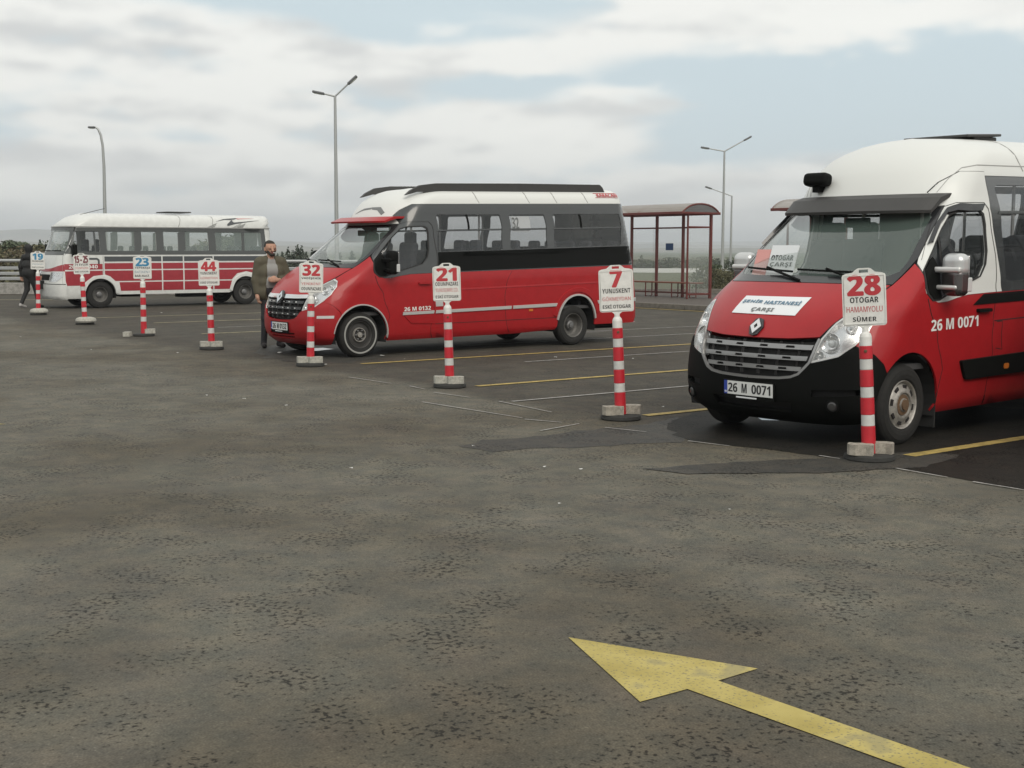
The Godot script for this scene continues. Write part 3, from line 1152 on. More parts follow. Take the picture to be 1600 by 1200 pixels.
func tree(label: String, group: String, called: String, u: float, vtop: float, dist: float, width: float, tone: Vector3, conifer: bool, leaves: int) -> void:
	var top := px_at(u, vtop, dist)
	var y0 := land_y(Vector2(top.x, top.z).length())
	var H := top.y - y0
	var t := thing(called, label, "tree", Vector3(top.x, y0, top.z), group)
	var bark := mat("bark", lin(0.07, 0.055, 0.04), 0.95)
	var tm := Mb.new()
	add_tube(tm, [Vector3(0, 0, 0), Vector3(0.05, H * 0.35, 0.03), Vector3(0, H * 0.85, 0)], [0.035 * H, 0.025 * H, 0.008 * H], 7)
	for k in 6:
		var a := rng.randf() * TAU
		var y := H * rng.randf_range(0.3, 0.7)
		var r := width * rng.randf_range(0.25, 0.42)
		add_tube(tm, [Vector3(0, y, 0), Vector3(cos(a) * r * 0.5, y + H * 0.07, sin(a) * r * 0.5), Vector3(cos(a) * r, y + H * (0.02 if conifer else 0.16), sin(a) * r)], [0.014 * H, 0.009 * H, 0.004 * H], 5)
	part(t, "trunk", tm.done(), bark)
	var cm := Mb.new()
	var clumps := []
	for k in (26 if conifer else 18):
		var a := rng.randf() * TAU
		var f := sqrt(rng.randf())
		if conifer:
			var h := rng.randf()
			var r := width * 0.5 * (1.0 - h * 0.93) * (0.45 + 0.55 * f)
			clumps.append([Vector3(cos(a) * r, H * (0.12 + 0.86 * h), sin(a) * r), width * 0.20 * (1.1 - h), rng.randf_range(0.75, 1.15)])
		else:
			var el := rng.randf_range(-0.8, 1.0)
			var r := width * 0.42 * f * sqrt(maxf(0.05, 1.0 - el * el * 0.8))
			clumps.append([Vector3(cos(a) * r, H * 0.60 + el * H * 0.33, sin(a) * r), width * rng.randf_range(0.17, 0.27), rng.randf_range(0.7, 1.25)])
	if conifer:
		clumps.append([Vector3(0, H * 0.97, 0), width * 0.05, 1.0])
	for k in leaves:
		var cl: Array = clumps[rng.randi() % clumps.size()]
		var d := Vector3(rng.randfn(), rng.randfn(), rng.randfn()).normalized()
		var p: Vector3 = cl[0] + d * cl[1] * pow(rng.randf(), 0.4) * Vector3(1.0, 0.85, 1.0)
		if conifer:
			var ph := 1.0 - sqrt(rng.randf())
			var an := rng.randf() * TAU
			var rr2 := width * 0.5 * (1.0 - ph * 0.96) * sqrt(rng.randf_range(0.15, 1.0)) * (0.75 + 0.25 * sin(ph * 46.0 + an * 2.0))
			p = Vector3(cos(an) * rr2, H * (0.10 + 0.9 * ph), sin(an) * rr2)
			d = Vector3(cos(an), 0.4, sin(an))
		if p.y > H:
			p.y = H - rng.randf() * 0.1
		var nn := (d + Vector3(rng.randfn(), rng.randfn() + 0.4, rng.randfn()) * 0.6).normalized()
		var a := nn.cross(Vector3(rng.randfn(), rng.randfn(), rng.randfn())).normalized()
		var b := nn.cross(a)
		var s := maxf(H, dist * 0.024) * rng.randf_range(0.016, 0.034) * (0.75 if conifer else 1.0)
		var i0 := cm.v.size()
		cm.vert(p - a * s, nn)
		cm.vert(p - b * s * 0.6, nn)
		cm.vert(p + a * s, nn)
		cm.vert(p + b * s * 0.6, nn)
		cm.face(i0, i0 + 1, i0 + 2)
		cm.face(i0, i0 + 2, i0 + 3)
		var q: Vector3 = tone * cl[2] * rng.randf_range(0.8, 1.2)
		for j in 4:
			cm.c.append(Color(q.x, q.y, q.z))
	part(t, "crown", cm.done(), M.leaf)

func vegetation() -> void:
	var lm := mat("leaf", Color.WHITE, 0.75, 0.0, {"vc": true})
	lm.backlight_enabled = true
	lm.backlight = Color(0.05, 0.06, 0.02)
	var olive := Vector3(0.085, 0.080, 0.038)
	var green := Vector3(0.052, 0.068, 0.034)
	var dark := Vector3(0.034, 0.046, 0.030)
	var rust := Vector3(0.088, 0.068, 0.036)
	# left: young mixed trees beyond the guard rail
	var g := "young trees beyond the guard rail"
	for q in [[-30.0, 381.0, 84.0, 3.4, olive], [-8.0, 378.0, 92.0, 2.6, dark], [6.0, 376.0, 88.0, 2.4, green], [17.0, 374.0, 95.0, 2.6, dark], [24.0, 384.0, 78.0, 3.0, rust], [38.0, 377.0, 90.0, 2.8, green], [50.0, 386.0, 80.0, 3.0, olive], [62.0, 374.0, 97.0, 2.6, dark], [74.0, 383.0, 84.0, 3.2, olive], [86.0, 376.0, 92.0, 3.2, green], [-20.0, 374.0, 98.0, 2.4, dark], [100.0, 379.0, 88.0, 3.2, olive], [12.0, 391.0, 72.0, 2.6, rust], [34.0, 393.0, 70.0, 2.6, olive], [66.0, 392.0, 72.0, 2.8, rust], [-12.0, 392.0, 72.0, 2.6, olive]]:
		var con: bool = q[4] == dark
		var lb: String = {olive: "low olive green tree beyond the guard rail", green: "mid green young tree beyond the guard rail", dark: "slim dark pointed tree beyond the guard rail", rust: "low brownish autumn tree beyond the guard rail"}[q[4]]
		tree(lb, g, "slim_tree" if con else "young_tree", q[0], q[1], q[2], q[3] * 1.25, q[4], con, 2200)
	# behind the minibus and the standing man
	for q in [[342.0, 366.0, 80.0, 3.0, green, false], [358.0, 369.0, 84.0, 3.0, green, false], [320.0, 378.0, 86.0, 3.0, olive, false]]:
		tree("leafy tree showing through the windows of the old minibus", "trees behind the old minibus", "leafy_tree", q[0], q[1], q[2], q[3], q[4], q[5], 2200)
	for q in [[441.0, 392.0, 110.0, 2.4], [450.0, 386.0, 112.0, 2.2], [457.0, 390.0, 108.0, 2.4], [464.0, 381.0, 110.0, 2.6], [471.0, 383.0, 112.0, 2.4], [478.0, 392.0, 110.0, 2.4], [488.0, 388.0, 118.0, 2.0], [498.0, 392.0, 120.0, 2.2], [508.0, 389.0, 116.0, 2.2], [530.0, 392.0, 118.0, 2.6], [550.0, 390.0, 118.0, 2.6], [434.0, 396.0, 104.0, 2.6]]:
		tree("dark conifer in the clump behind the standing man", "conifers behind the red van", "conifer", q[0], q[1], q[2], q[3] * 1.5, dark, true, 2600)
	# right: bushes by the lamps
	for q in [[1112.0, 414.0, 66.0, 2.2, green], [1122.0, 420.0, 62.0, 1.8, olive], [1150.0, 408.0, 66.0, 2.6, dark], [1164.0, 411.0, 68.0, 2.4, green], [1138.0, 424.0, 60.0, 1.8, olive], [1180.0, 412.0, 66.0, 2.6, dark]]:
		tree("dark bushy tree at the foot of the street lamps", "bushes by the street lamps", "bushy_tree", q[0], q[1], q[2], q[3], q[4], false, 2600)
	# far: a hedge-like line of trees behind a long white wall
	var wm := mat("far_wall", lin(0.55, 0.56, 0.55), 0.8)
	var wall := lone("far_wall", "long low white wall across the far field", "wall", rbox(Vector3.ZERO, Vector3(150, 1.0, 0.5), 0.02), wm, Vector3(45, -2.9, -280))
	wall.rotation.y = 0.04
	var k := 0
	var u := 930.0
	while u < 1230.0:
		var tall := 404.0 + sin(u * 0.13) * 3.5 + rng.randf_range(-2.0, 3.0)
		if absf(u - 1004.0) < 5.0:
			tall = 398.0
		tree("far hazy tree in the line behind the white wall", "tree line behind the white wall", "far_tree", u, tall, 292.0 + rng.randf_range(-4, 16), rng.randf_range(4.0, 7.0), green * rng.randf_range(0.7, 1.1), absf(u - 1004.0) < 5.0, 600)
		u += rng.randf_range(8.0, 13.0)
		k += 1

# ------------------------------------------------------------------ vehicles
const VAN_ROWS := [[0.18, 0.18, 0.90, 0.62, 0.60, 2.8], [0.25, 0.25, 0.95, 0.74, 0.62, 2.8], [0.32, 0.32, 1.0, 0.80, 0.62, 2.7], [0.45, 0.45, 1.02, 0.845, 0.64, 2.6], [0.6, 0.60, 1.03, 0.855, 0.66, 2.5], [0.75, 0.75, 1.035, 0.85, 0.68, 2.4], [0.88, 0.88, 1.035, 0.815, 0.68, 2.3], [0.95, 0.95, 1.035, 0.775, 0.68, 2.3], [1.0, 1.0, 1.03, 0.74, 0.66, 2.3], [1.1, 1.1, 1.03, 0.645, 0.62, 2.3], [1.2, 1.2, 1.025, 0.515, 0.58, 2.3], [1.3, 1.3, 1.01, 0.365, 0.54, 2.3], [1.38, 1.38, 1.0, 0.23, 0.52, 2.3], [1.45, 1.45, 0.99, 0.12, 0.50, 2.3], [1.6, 1.6, 0.975, -0.07, 0.48, 2.3], [1.8, 1.8, 0.945, -0.33, 0.46, 2.3], [2.0, 2.0, 0.915, -0.60, 0.44, 2.3], [2.1, 2.1, 0.895, -0.68, 0.46, 2.3], [2.25, 2.25, 0.87, -0.76, 0.50, 2.3], [2.4, 2.4, 0.835, -0.87, 0.55, 2.3], [2.5, 2.5, 0.79, -0.99, 0.58, 2.3], [2.6, 2.58, 0.70, -1.12, 0.62, 2.2], [2.7, 2.635, 0.58, -1.26, 0.62, 2.2], [2.85, 2.67, 0.40, -1.40, 0.62, 2.1], [3.25, 2.69, 0.0, -1.55, 0.6, 2.0]]

func tx(b: Hull, v: float) -> float:
	# the unrolled x of the middle of the tail
	var r := b.row(v)
	return Hull.K + r[2] - r[3] - b.rear_s(v)

func arc_pts(cx: float, cv: float, r: float, a0: float, a1: float, n: int, ry := 0.0) -> Array:
	var o := []
	for k in n + 1:
		var a := lerpf(a0, a1, float(k) / n)
		o.append(Vector2(cx + cos(a) * r, cv + sin(a) * (ry if ry > 0 else r)))
	return o

func round_poly(p: Array, r: float, n := 4) -> Array:
	# rounds the corners of an outline
	var o := []
	for k in p.size():
		var a = p[(k + p.size() - 1) % p.size()]
		var b = p[k]
		var c = p[(k + 1) % p.size()]
		var ra := minf(r, a.distance_to(b) * 0.45)
		var rc := minf(r, c.distance_to(b) * 0.45)
		var s = b + (a - b).normalized() * ra
		var e = b + (c - b).normalized() * rc
		for j in n + 1:
			var t := float(j) / n
			o.append(s.lerp(b, t).lerp(b.lerp(e, t), t))
	return o

func place(t: Node3D, o: Vector3, yaw: float) -> void:
	var c := cos(yaw)
	var s := sin(yaw)
	t.transform = Transform3D(Basis(Vector3(-c, 0, s), Vector3.UP, Vector3(-s, 0, -c)), o)

func wheel(t: Node3D, x: float, left: bool, style: String, rad := 0.345, zo := 0.985) -> void:
	var ax := Vector3(0, 0, -1) if left else Vector3(0, 0, 1)
	var o := Vector3(x, rad, -zo if left else zo)
	var w := part(t, "wheel", lathe([Vector2(0.205, -0.03), Vector2(0.225, -0.006), Vector2(0.26, 0.0), Vector2(0.30, -0.004), Vector2(rad - 0.018, -0.022), Vector2(rad - 0.004, -0.04), Vector2(rad, -0.055), Vector2(rad, -0.165), Vector2(rad - 0.018, -0.2), Vector2(0.30, -0.22), Vector2(0.2, -0.21)], o, ax, 48), M.tyre)
	var rim: Array
	var rm: Material
	if style == "silver":
		rim = [Vector2(0.21, -0.02), Vector2(0.205, -0.012), Vector2(0.195, -0.02), Vector2(0.185, -0.045), Vector2(0.165, -0.03), Vector2(0.12, -0.006), Vector2(0.105, -0.004), Vector2(0.10, -0.02), Vector2(0.06, -0.022), Vector2(0.055, 0.0), Vector2(0.0, 0.004)]
		rm = M.rim_silver
	elif style == "deep":
		rim = [Vector2(0.21, -0.02), Vector2(0.205, -0.012), Vector2(0.195, -0.02), Vector2(0.175, -0.12), Vector2(0.15, -0.15), Vector2(0.0, -0.15)]
		rm = M.rim_grey
	else:
		rim = [Vector2(0.21, -0.02), Vector2(0.205, -0.012), Vector2(0.195, -0.02), Vector2(0.18, -0.055), Vector2(0.13, -0.05), Vector2(0.0, -0.05)]
		rm = M.rim_dark
	var r := part(w, "rim", lathe(rim, o, ax, 48), rm)
	if style == "silver":
		var hm := Mb.new()
		for k in 8:
			var a := TAU * k / 8 + 0.2
			var c := o + Vector3(cos(a), sin(a), 0) * 0.152
			var rad_dir := Vector3(cos(a), sin(a), 0)
			add_rbox(hm, c + ax * -0.024, Vector3(0.04, 0.055, 0.012), 0.005, Basis(rad_dir, rad_dir.cross(ax), ax), 1)
		part(w, "vent_slot", hm.done(), M.seam)
		part(w, "hub", lathe([Vector2(0.09, -0.02), Vector2(0.088, -0.012), Vector2(0.05, -0.01), Vector2(0.045, 0.015), Vector2(0.0, 0.018)], o, ax, 24), M.rust)
	elif style == "deep":
		part(w, "hub", lathe([Vector2(0.085, -0.15), Vector2(0.075, -0.09), Vector2(0.05, -0.08), Vector2(0.045, -0.06), Vector2(0.0, -0.055)], o, ax, 24), M.dull_metal)
	else:
		var mb := Mb.new()
		add_lathe(mb, [Vector2(0.112, -0.05), Vector2(0.108, -0.02), Vector2(0.098, -0.02), Vector2(0.092, -0.045)], o, ax, 32)
		add_lathe(mb, [Vector2(0.045, -0.045), Vector2(0.04, -0.01), Vector2(0.0, -0.008)], o, ax, 20)
		part(w, "hub", mb.done(), M.rim_silver)
	var bm := Mb.new()
	for k in 6:
		var a := TAU * k / 6
		var d := -0.15 if style == "deep" else -0.045
		add_lathe(bm, [Vector2(0.014, d), Vector2(0.014, d + 0.03), Vector2(0.0, d + 0.034)], o + Vector3(cos(a), sin(a), 0) * 0.072, ax, 6)
	part(w, "wheel_nuts", bm.done(), M.dull_metal)
	if style == "whitewall":
		part(w, "white_ring", lathe([Vector2(0.288, -0.003), Vector2(0.286, 0.004), Vector2(0.266, 0.005), Vector2(0.263, -0.001)], o, ax, 64), M.white_wall)

func seat(t: Node3D, x: float, z: float, floor_y: float) -> void:
	var mb := Mb.new()
	add_rbox(mb, Vector3(x + 0.05, floor_y + 0.42, z), Vector3(0.46, 0.14, 0.43), 0.05)
	add_rbox(mb, Vector3(x - 0.2, floor_y + 0.78, z), Vector3(0.13, 0.72, 0.43), 0.055, Basis(Vector3.BACK, 0.13))
	add_box(mb, Vector3(x, floor_y + 0.18, z), Vector3(0.06, 0.36, 0.3), Basis.IDENTITY)
	var s := part(t, "seat", mb.done(), M.seat_cloth)
	part(s, "headrest", rbox(Vector3(x - 0.27, floor_y + 1.2, z), Vector3(0.1, 0.2, 0.27), 0.045), M.seat_cloth)

func well(t: Node3D, x: float, r: float, w: float, cv := 0.33) -> void:
	# the dark arch lining round a wheel
	for sg in [-1.0, 1.0]:
		var mb := Mb.new()
		for k in 18:
			var a := -0.25 + (PI + 0.5) * k / 18
			var b := -0.25 + (PI + 0.5) * (k + 1) / 18
			var A := Vector3(x + cos(a) * r, cv + sin(a) * r, sg * w)
			var B := Vector3(x + cos(b) * r, cv + sin(b) * r, sg * w)
			var i := Vector3(0, 0, -sg * 0.38)
			mb.flat([A, B, B + i, A + i], Vector3(x, cv, 0) - A)
			mb.flat([A + i, B + i, Vector3(x, cv, sg * (w - 0.38))], Vector3(0, 0, sg))
		part(t, "wheel_arch_lining", mb.done(), M.under)

func diamond(parent: Node3D, c: Vector3, nrm: Vector3, h: float, w: float) -> void:
	# the rhombus badge: a black backing, a chrome frame and a hollow middle
	var up := (Vector3.UP - nrm * nrm.dot(Vector3.UP)).normalized()
	var right := up.cross(nrm).normalized()
	var T := Transform3D(Basis(right, up, nrm), c)
	var e := part(parent, "badge", prism([Vector2(0, h * 0.58), Vector2(w * 0.36, h * 0.5), Vector2(w * 0.64, 0), Vector2(w * 0.36, -h * 0.5), Vector2(0, -h * 0.58), Vector2(-w * 0.36, -h * 0.5), Vector2(-w * 0.64, 0), Vector2(-w * 0.36, h * 0.5)], T, 0.012), M.black_gloss)
	var mb := Mb.new()
	var o := [Vector2(0, h * 0.5), Vector2(w * 0.5, 0), Vector2(0, -h * 0.5), Vector2(-w * 0.5, 0)]
	var i := [Vector2(0, h * 0.18), Vector2(w * 0.17, 0), Vector2(0, -h * 0.18), Vector2(-w * 0.17, 0)]
	for k in 4:
		var a: Vector2 = o[k]
		var b: Vector2 = o[(k + 1) % 4]
		var q: Vector2 = i[(k + 1) % 4]
		var p: Vector2 = i[k]
		add_prism(mb, [a, b, q, p], T.translated_local(Vector3(0, 0, 0.012)), 0.012)
	part(e, "badge_frame", mb.done(), M.chrome)

func number_plate(t: Node3D, b: Hull, words: Array, z: float, v: float) -> void:
	var nrm := b.normal(b.sz(z, v), v)
	nrm.y *= 0.3
	nrm = nrm.normalized()
	var c := b.at(b.sz(z, v), v) + nrm * 0.012
	var up := (Vector3.UP - nrm * nrm.dot(Vector3.UP)).normalized()
	var right := up.cross(nrm).normalized()
	var T := Transform3D(Basis(right, up, nrm), c)
	var f := part(t, "plate_holder", prism([Vector2(-0.275, -0.09), Vector2(0.275, -0.09), Vector2(0.275, 0.07), Vector2(-0.275, 0.07)], T, 0.012), M.black_plastic)
	var p := part(t, "number_plate", prism([Vector2(-0.225, -0.055), Vector2(0.262, -0.055), Vector2(0.262, 0.06), Vector2(-0.225, 0.06)], T.translated_local(Vector3(0, 0, 0.012)), 0.004), M.plate)
	part(p, "blue_band", prism([Vector2(-0.262, -0.055), Vector2(-0.2265, -0.055), Vector2(-0.2265, 0.06), Vector2(-0.262, 0.06)], T.translated_local(Vector3(0, 0, 0.012)), 0.004), M.euro_blue)
	lettering(p, "TR", T * Vector3(-0.244, -0.035, 0.017), right, up, 0.024, 0.016, M.letter_white)
	for w in words:
		lettering(p, w[0], T * Vector3(w[1], 0.003, 0.017), right, up, w[2], 0.08, M.ink)
	part(f, "holder_print", prism([Vector2(-0.13, -0.082), Vector2(0.09, -0.082), Vector2(0.09, -0.07), Vector2(-0.13, -0.07)], T.translated_local(Vector3(0, 0, 0.012)), 0.003), M.paper)

func flank_words(t: Node3D, b: Hull, words: String, x0: float, x1: float, v: float, hgt: float, m: Material, off := 0.006, bold := 0.6) -> void:
	var A := b.at(b.sx(x0, v), v)
	var B := b.at(b.sx(x1, v), v)
	var nn := b.normal(b.sx((x0 + x1) / 2, v), v)
	var up := Vector3.UP - nn * nn.y
	lettering(t, words, (A + B) / 2 + nn * off, B - A, up, A.distance_to(B), hgt, m, bold)

func mirror(t: Node3D, left: bool, housing: Material, arm: Material) -> void:
	var s := -1.0 if left else 1.0
	var c := Vector3(-0.48, 1.44, s * 1.135)
	var turn := Basis(Vector3.UP, s * 0.2)
	var mb := Mb.new()
	add_rbox(mb, c + Vector3(0, 0.085, 0), Vector3(0.17, 0.20, 0.22), 0.07, turn, 5)
	var h := part(t, "wing_mirror", mb.done(), housing)
	var low := Mb.new()
	add_rbox(low, c + Vector3(0.0, -0.06, 0), Vector3(0.165, 0.24, 0.21), 0.06, turn, 5)
	part(h, "lower_housing", low.done(), M.mirror_low if housing == M.mirror_shell else housing)
	var am := Mb.new()
	add_rbox(am, Vector3(-0.405, 1.485, s * 1.095), Vector3(0.06, 0.05, 0.27), 0.02)
	part(h, "mirror_arm", am.done(), arm)
	var bm := Mb.new()
	add_rbox(bm, Vector3(-0.405, 1.335, s * 1.08), Vector3(0.055, 0.04, 0.24), 0.018)
	part(h, "mirror_arm", bm.done(), arm)
	var gm := Mb.new()
	add_rbox(gm, c + Vector3(-0.088, 0.03, 0), Vector3(0.02, 0.27, 0.17), 0.009, turn, 2)
	part(h, "mirror_glass", gm.done(), M.chrome)
	var im := Mb.new()
	add_rbox(im, c + Vector3(-0.03, -0.08, s * 0.10), Vector3(0.09, 0.12, 0.022), 0.01, turn, 2)
	part(h, "indicator", im.done(), M.clear_lamp)

func v2(x: float, v: float) -> Vector2:
	return Vector2(x, v)

func nz(z: float, v: float) -> Vector3:
	return Vector3(z, v, 0)

func van_skin(low_roof: bool) -> Hull:
	var rows := []
	for r in VAN_ROWS:
		var q: Array = r.duplicate()
		if low_roof:
			q[1] = r[1] - (clampf((r[0] - 2.35) * 0.16, 0.0, 0.08))
		rows.append(q)
	var b := Hull.new()
	b.rise = 0.024
	b.tail = -5.82
	b.lean = 0.12
	b.setup(rows)
	return b

func headlight(t: Node3D, b: Hull) -> void:
	var out := [nz(0.575, 0.715), nz(0.60, 0.80), nz(0.622, 0.92), nz(0.68, 1.05), nz(0.74, 1.13), nz(0.81, 1.198), v2(0.325, 1.165), v2(0.365, 1.08), v2(0.455, 0.97), v2(0.565, 0.868), v2(0.672, 0.775)]
	for mirror in [false, true]:
		var sg := -1.0 if mirror else 1.0
		var h := part(t, "headlight", skin_mesh(b, dom(b, out), [], -0.055, 0.0, 0.05, mirror), M.reflector)
		part(h, "headlight_rim", skin_mesh(b, dom(b, out), [dom(b, [nz(0.592, 0.735), nz(0.612, 0.80), nz(0.635, 0.915), nz(0.69, 1.04), nz(0.747, 1.115), nz(0.808, 1.18), v2(0.34, 1.15), v2(0.38, 1.075), v2(0.47, 0.965), v2(0.575, 0.873), v2(0.674, 0.79)])], 0.002, 0.06, 0.04, mirror), M.satin)
		part(h, "lens", skin_mesh(b, dom(b, out), [], 0.003, 0.0, 0.05, mirror), M.clear)
		for q in [[0.70, 0.90, 0.085], [0.80, 1.04, 0.06], [0.645, 0.79, 0.04], [0.86, 1.10, 0.035]]:
			var s: float = sg * b.sz(q[0], q[1])
			var nn := b.normal(s, q[1])
			var ax := (Vector3(1, 0, 0) * 0.75 + nn * 0.5).normalized()
			var c := b.at(s, q[1]) - nn * 0.052
			var r: float = q[2]
			var bowl := part(h, "lamp_bowl", lathe([Vector2(r, 0.03), Vector2(r * 0.96, 0.034), Vector2(r * 0.9, 0.03), Vector2(r * 0.6, 0.008), Vector2(r * 0.25, 0.0)], c, ax, 24), M.chrome)
			part(bowl, "bulb", lathe([Vector2(r * 0.3, 0.0), Vector2(r * 0.3, 0.02), Vector2(r * 0.2, 0.034), Vector2(0.0, 0.04)], c, ax, 16), M.clear_lamp)

func visor(t: Node3D, b: Hull, m: Material, fwd: float, drop: float) -> void:
	var mb := Mb.new()
	var prev := []
	var n := 28
	for k in n + 1:
		var z := lerpf(-0.80, 0.80, float(k) / n)
		var e := pow(absf(z) / 0.80, 6.0)
		var A := b.at(b.sz(z, 2.14), 2.14) + b.normal(b.sz(z, 2.14), 2.14) * 0.006
		var C := b.at(b.sz(z * 0.985, 2.02), 2.02) + Vector3(fwd * (1.0 - e * 0.2), drop, 0)
		var mid := A.lerp(C, 0.45) + Vector3(0.02, 0.03, 0)
		var ring := [A, mid, C, C + Vector3(-0.01, -0.025, 0), A.lerp(C, 0.45) + Vector3(-0.01, -0.005, 0), A + Vector3(0.0, -0.03, 0)]
		if k > 0:
			for j in 6:
				mb.flat([prev[j], prev[(j + 1) % 6], ring[(j + 1) % 6], ring[j]], Vector3(0.5, 1, 0) if j < 2 else (Vector3(1, -0.3, 0) if j == 2 else Vector3(-0.3, -1, 0)))
		if k == 0 or k == n:
			mb.flat([ring[0], ring[1], ring[4], ring[5]], Vector3(0, 0, -signf(z)))
			mb.flat([ring[1], ring[2], ring[3], ring[4]], Vector3(0, 0, -signf(z)))
		prev = ring
	part(t, "sun_visor", mb.done(), m)

func wipers(t: Node3D, b: Hull, pts: Array) -> void:
	for q in pts:
		var mb := Mb.new()
		var path := []
		for k in 7:
			var f := k / 6.0
			var v := lerpf(q[1], q[3], f)
			var s := b.sz(lerpf(q[0], q[2], f), v)
			path.append(b.at(s, v) + b.normal(s, v) * 0.022)
		add_tube(mb, path, 0.011, 6)
		var s0 := b.sz(q[4], 1.375)
		add_tube(mb, [b.at(s0, 1.375) + b.normal(s0, 1.375) * 0.01, path[3] + Vector3(0.01, 0.02, 0)], 0.012, 6)
		part(t, "wiper", mb.done(), M.black_plastic)

func van(label: String, facelift: bool) -> Node3D:
	var b := van_skin(facelift)
	var t := thing("minibus", label, "minibus", Vector3.ZERO, "red minibuses parked in the bays")
	var red: Material = M.red
	# --- flanks below the windows, with the arches cut out
	var low := [nz(0.865, 1.357), v2(-0.235, 1.535), v2(-0.245, 1.42), v2(-0.23, 1.285), v2(-0.30, 1.235), v2(-0.41, 1.197), v2(-0.55, 1.20), v2(-0.72, 1.225), v2(-0.90, 1.244), v2(-1.26, 1.247), v2(-5.3, 1.247), v2(tx(b, 1.247), 1.247), v2(tx(b, 0.36), 0.36), v2(-5.5, 0.34)]
	low += arc_pts(-4.31, 0.34, 0.425, PI, 0.0, 18)
	low += [v2(-3.86, 0.29), v2(-3.0, 0.25), v2(-0.5, 0.235)]
	low += arc_pts(-0.005, 0.345, 0.45, PI + 0.2, 0.72, 18)
	low += [v2(0.37, 0.715), v2(0.45, 0.795), v2(0.565, 0.867), v2(0.455, 0.972), v2(0.363, 1.082), v2(0.322, 1.168), nz(0.812, 1.202), nz(0.835, 1.26)]
	skin(b, t, "side_panel", red, low, {"both": true, "h": 0.085})
	skin(b, t, "bonnet", red, sym(b, [nz(0, 0.905), nz(0.35, 0.91), nz(0.605, 0.93), nz(0.665, 1.04), nz(0.725, 1.125), nz(0.795, 1.21), nz(0.82, 1.26), nz(0.852, 1.352), nz(0.5, 1.358), nz(0, 1.36)]), {"off": 0.004, "h": 0.07})
	var bump: Material = red if facelift else M.black_plastic
	var slots := []
	if facelift:
		slots = [sym(b, [nz(0, 0.375), nz(0.40, 0.375), nz(0.385, 0.345), nz(0, 0.345)]), sym(b, [nz(0, 0.325), nz(0.37, 0.325), nz(0.355, 0.295), nz(0, 0.295)])]
	else:
		slots = [sym(b, [nz(0, 0.375), nz(0.42, 0.38), nz(0.40, 0.30), nz(0, 0.295)]), dom(b, [nz(0.60, 0.50), nz(0.93, 0.51), nz(0.92, 0.46), nz(0.60, 0.44)]), PackedVector2Array(Array(dom(b, [nz(0.60, 0.50), nz(0.93, 0.51), nz(0.92, 0.46), nz(0.60, 0.44)])).map(func(p): return Vector2(-p.x, p.y)))]
	var bp := [nz(0, 0.565), nz(0.31, 0.575), nz(0.43, 0.592), nz(0.495, 0.632), nz(0.545, 0.69), nz(0.577, 0.71), v2(0.672, 0.77), v2(0.562, 0.862), v2(0.45, 0.787), v2(0.375, 0.705)]
	bp += arc_pts(-0.005, 0.345, 0.45, 0.68, -0.2, 10)
	bp += [v2(0.43, 0.215), nz(0.72, 0.20), nz(0, 0.20)]
	skin(b, t, "bumper", bump, sym(b, bp), {"off": 0.012, "thick": 0.03, "h": 0.06, "holes": slots})
	skin(b, t, "bumper_backing", M.under, sym(b, [nz(0, 0.53), nz(0.9, 0.56), nz(0.88, 0.25), nz(0, 0.25)]), {"off": -0.05, "thick": 0.0, "h": 0.1})
	skin(b, t, "front_lip", M.black_plastic, sym(b, [nz(0, 0.205), nz(0.75, 0.205), nz(0.7, 0.185), nz(0, 0.185)]), {"off": 0.0, "thick": 0.03, "h": 0.06})
	headlight(t, b)
	# --- grille
	var gp := [nz(0, 0.897), nz(0.4, 0.9), nz(0.612, 0.915), nz(0.592, 0.80), nz(0.57, 0.72), nz(0.535, 0.68), nz(0.485, 0.622), nz(0.42, 0.592), nz(0.31, 0.577), nz(0, 0.568)]
	var gr := skin(b, t, "grille", M.under, sym(b, gp), {"off": -0.05, "thick": 0.0, "h": 0.06})
	var bars := [[0.845, 0.578, 0.02], [0.752, 0.553, 0.019], [0.662, 0.505, 0.018]]
	for q in bars:
		var holes := []
		for z in [-0.385, -0.13, 0.13, 0.385]:
			var zz: float = z * q[1] / 0.58
			holes.append(dom(b, [nz(zz - 0.042, q[0] - 0.009), nz(zz + 0.042, q[0] - 0.009), nz(zz + 0.036, q[0] + 0.010), nz(zz - 0.036, q[0] + 0.010)]))
		skin(b, gr, "grille_bar", M.black_gloss if facelift else M.grille_grey, sym(b, [nz(0, q[0] + q[2]), nz(q[1], q[0] + q[2]), nz(q[1] - 0.01, q[0] - q[2]), nz(0, q[0] - q[2])]), {"off": -0.004, "thick": 0.03, "h": 0.03, "holes": holes})
		if facelift:
			for z in [-0.42, -0.25, -0.1, 0.1, 0.25, 0.42]:
				skin(b, gr, "grille_stud", M.satin, [nz(z - 0.014, q[0] - 0.007), nz(z + 0.014, q[0] - 0.007), nz(z + 0.012, q[0] + 0.009), nz(z - 0.012, q[0] + 0.009)], {"off": 0.002, "thick": 0.01, "h": 0.03})
	for z in [-0.47, -0.28, -0.09, 0.1, 0.29, 0.48]:
		strip(b, gr, "grille_rib", M.grey_plastic, [nz(z, 0.89), nz(z * 0.93, 0.60)], 0.012, -0.02, {"both": false})
	if facelift:
		skin(b, t, "chrome_bar", M.chrome, sym(b, [nz(0, 0.952), nz(0.4, 0.948), nz(0.63, 0.955), nz(0.62, 0.90), nz(0.4, 0.893), nz(0, 0.89)]), {"off": 0.018, "thick": 0.03, "h": 0.05})
	else:
		strip(b, t, "grille_frame", M.grille_grey, [nz(0.612, 0.912), nz(0.594, 0.80), nz(0.572, 0.72), nz(0.54, 0.68), nz(0.488, 0.622), nz(0.42, 0.593), nz(0.31, 0.578), nz(0.001, 0.569)], 0.024, 0.016)
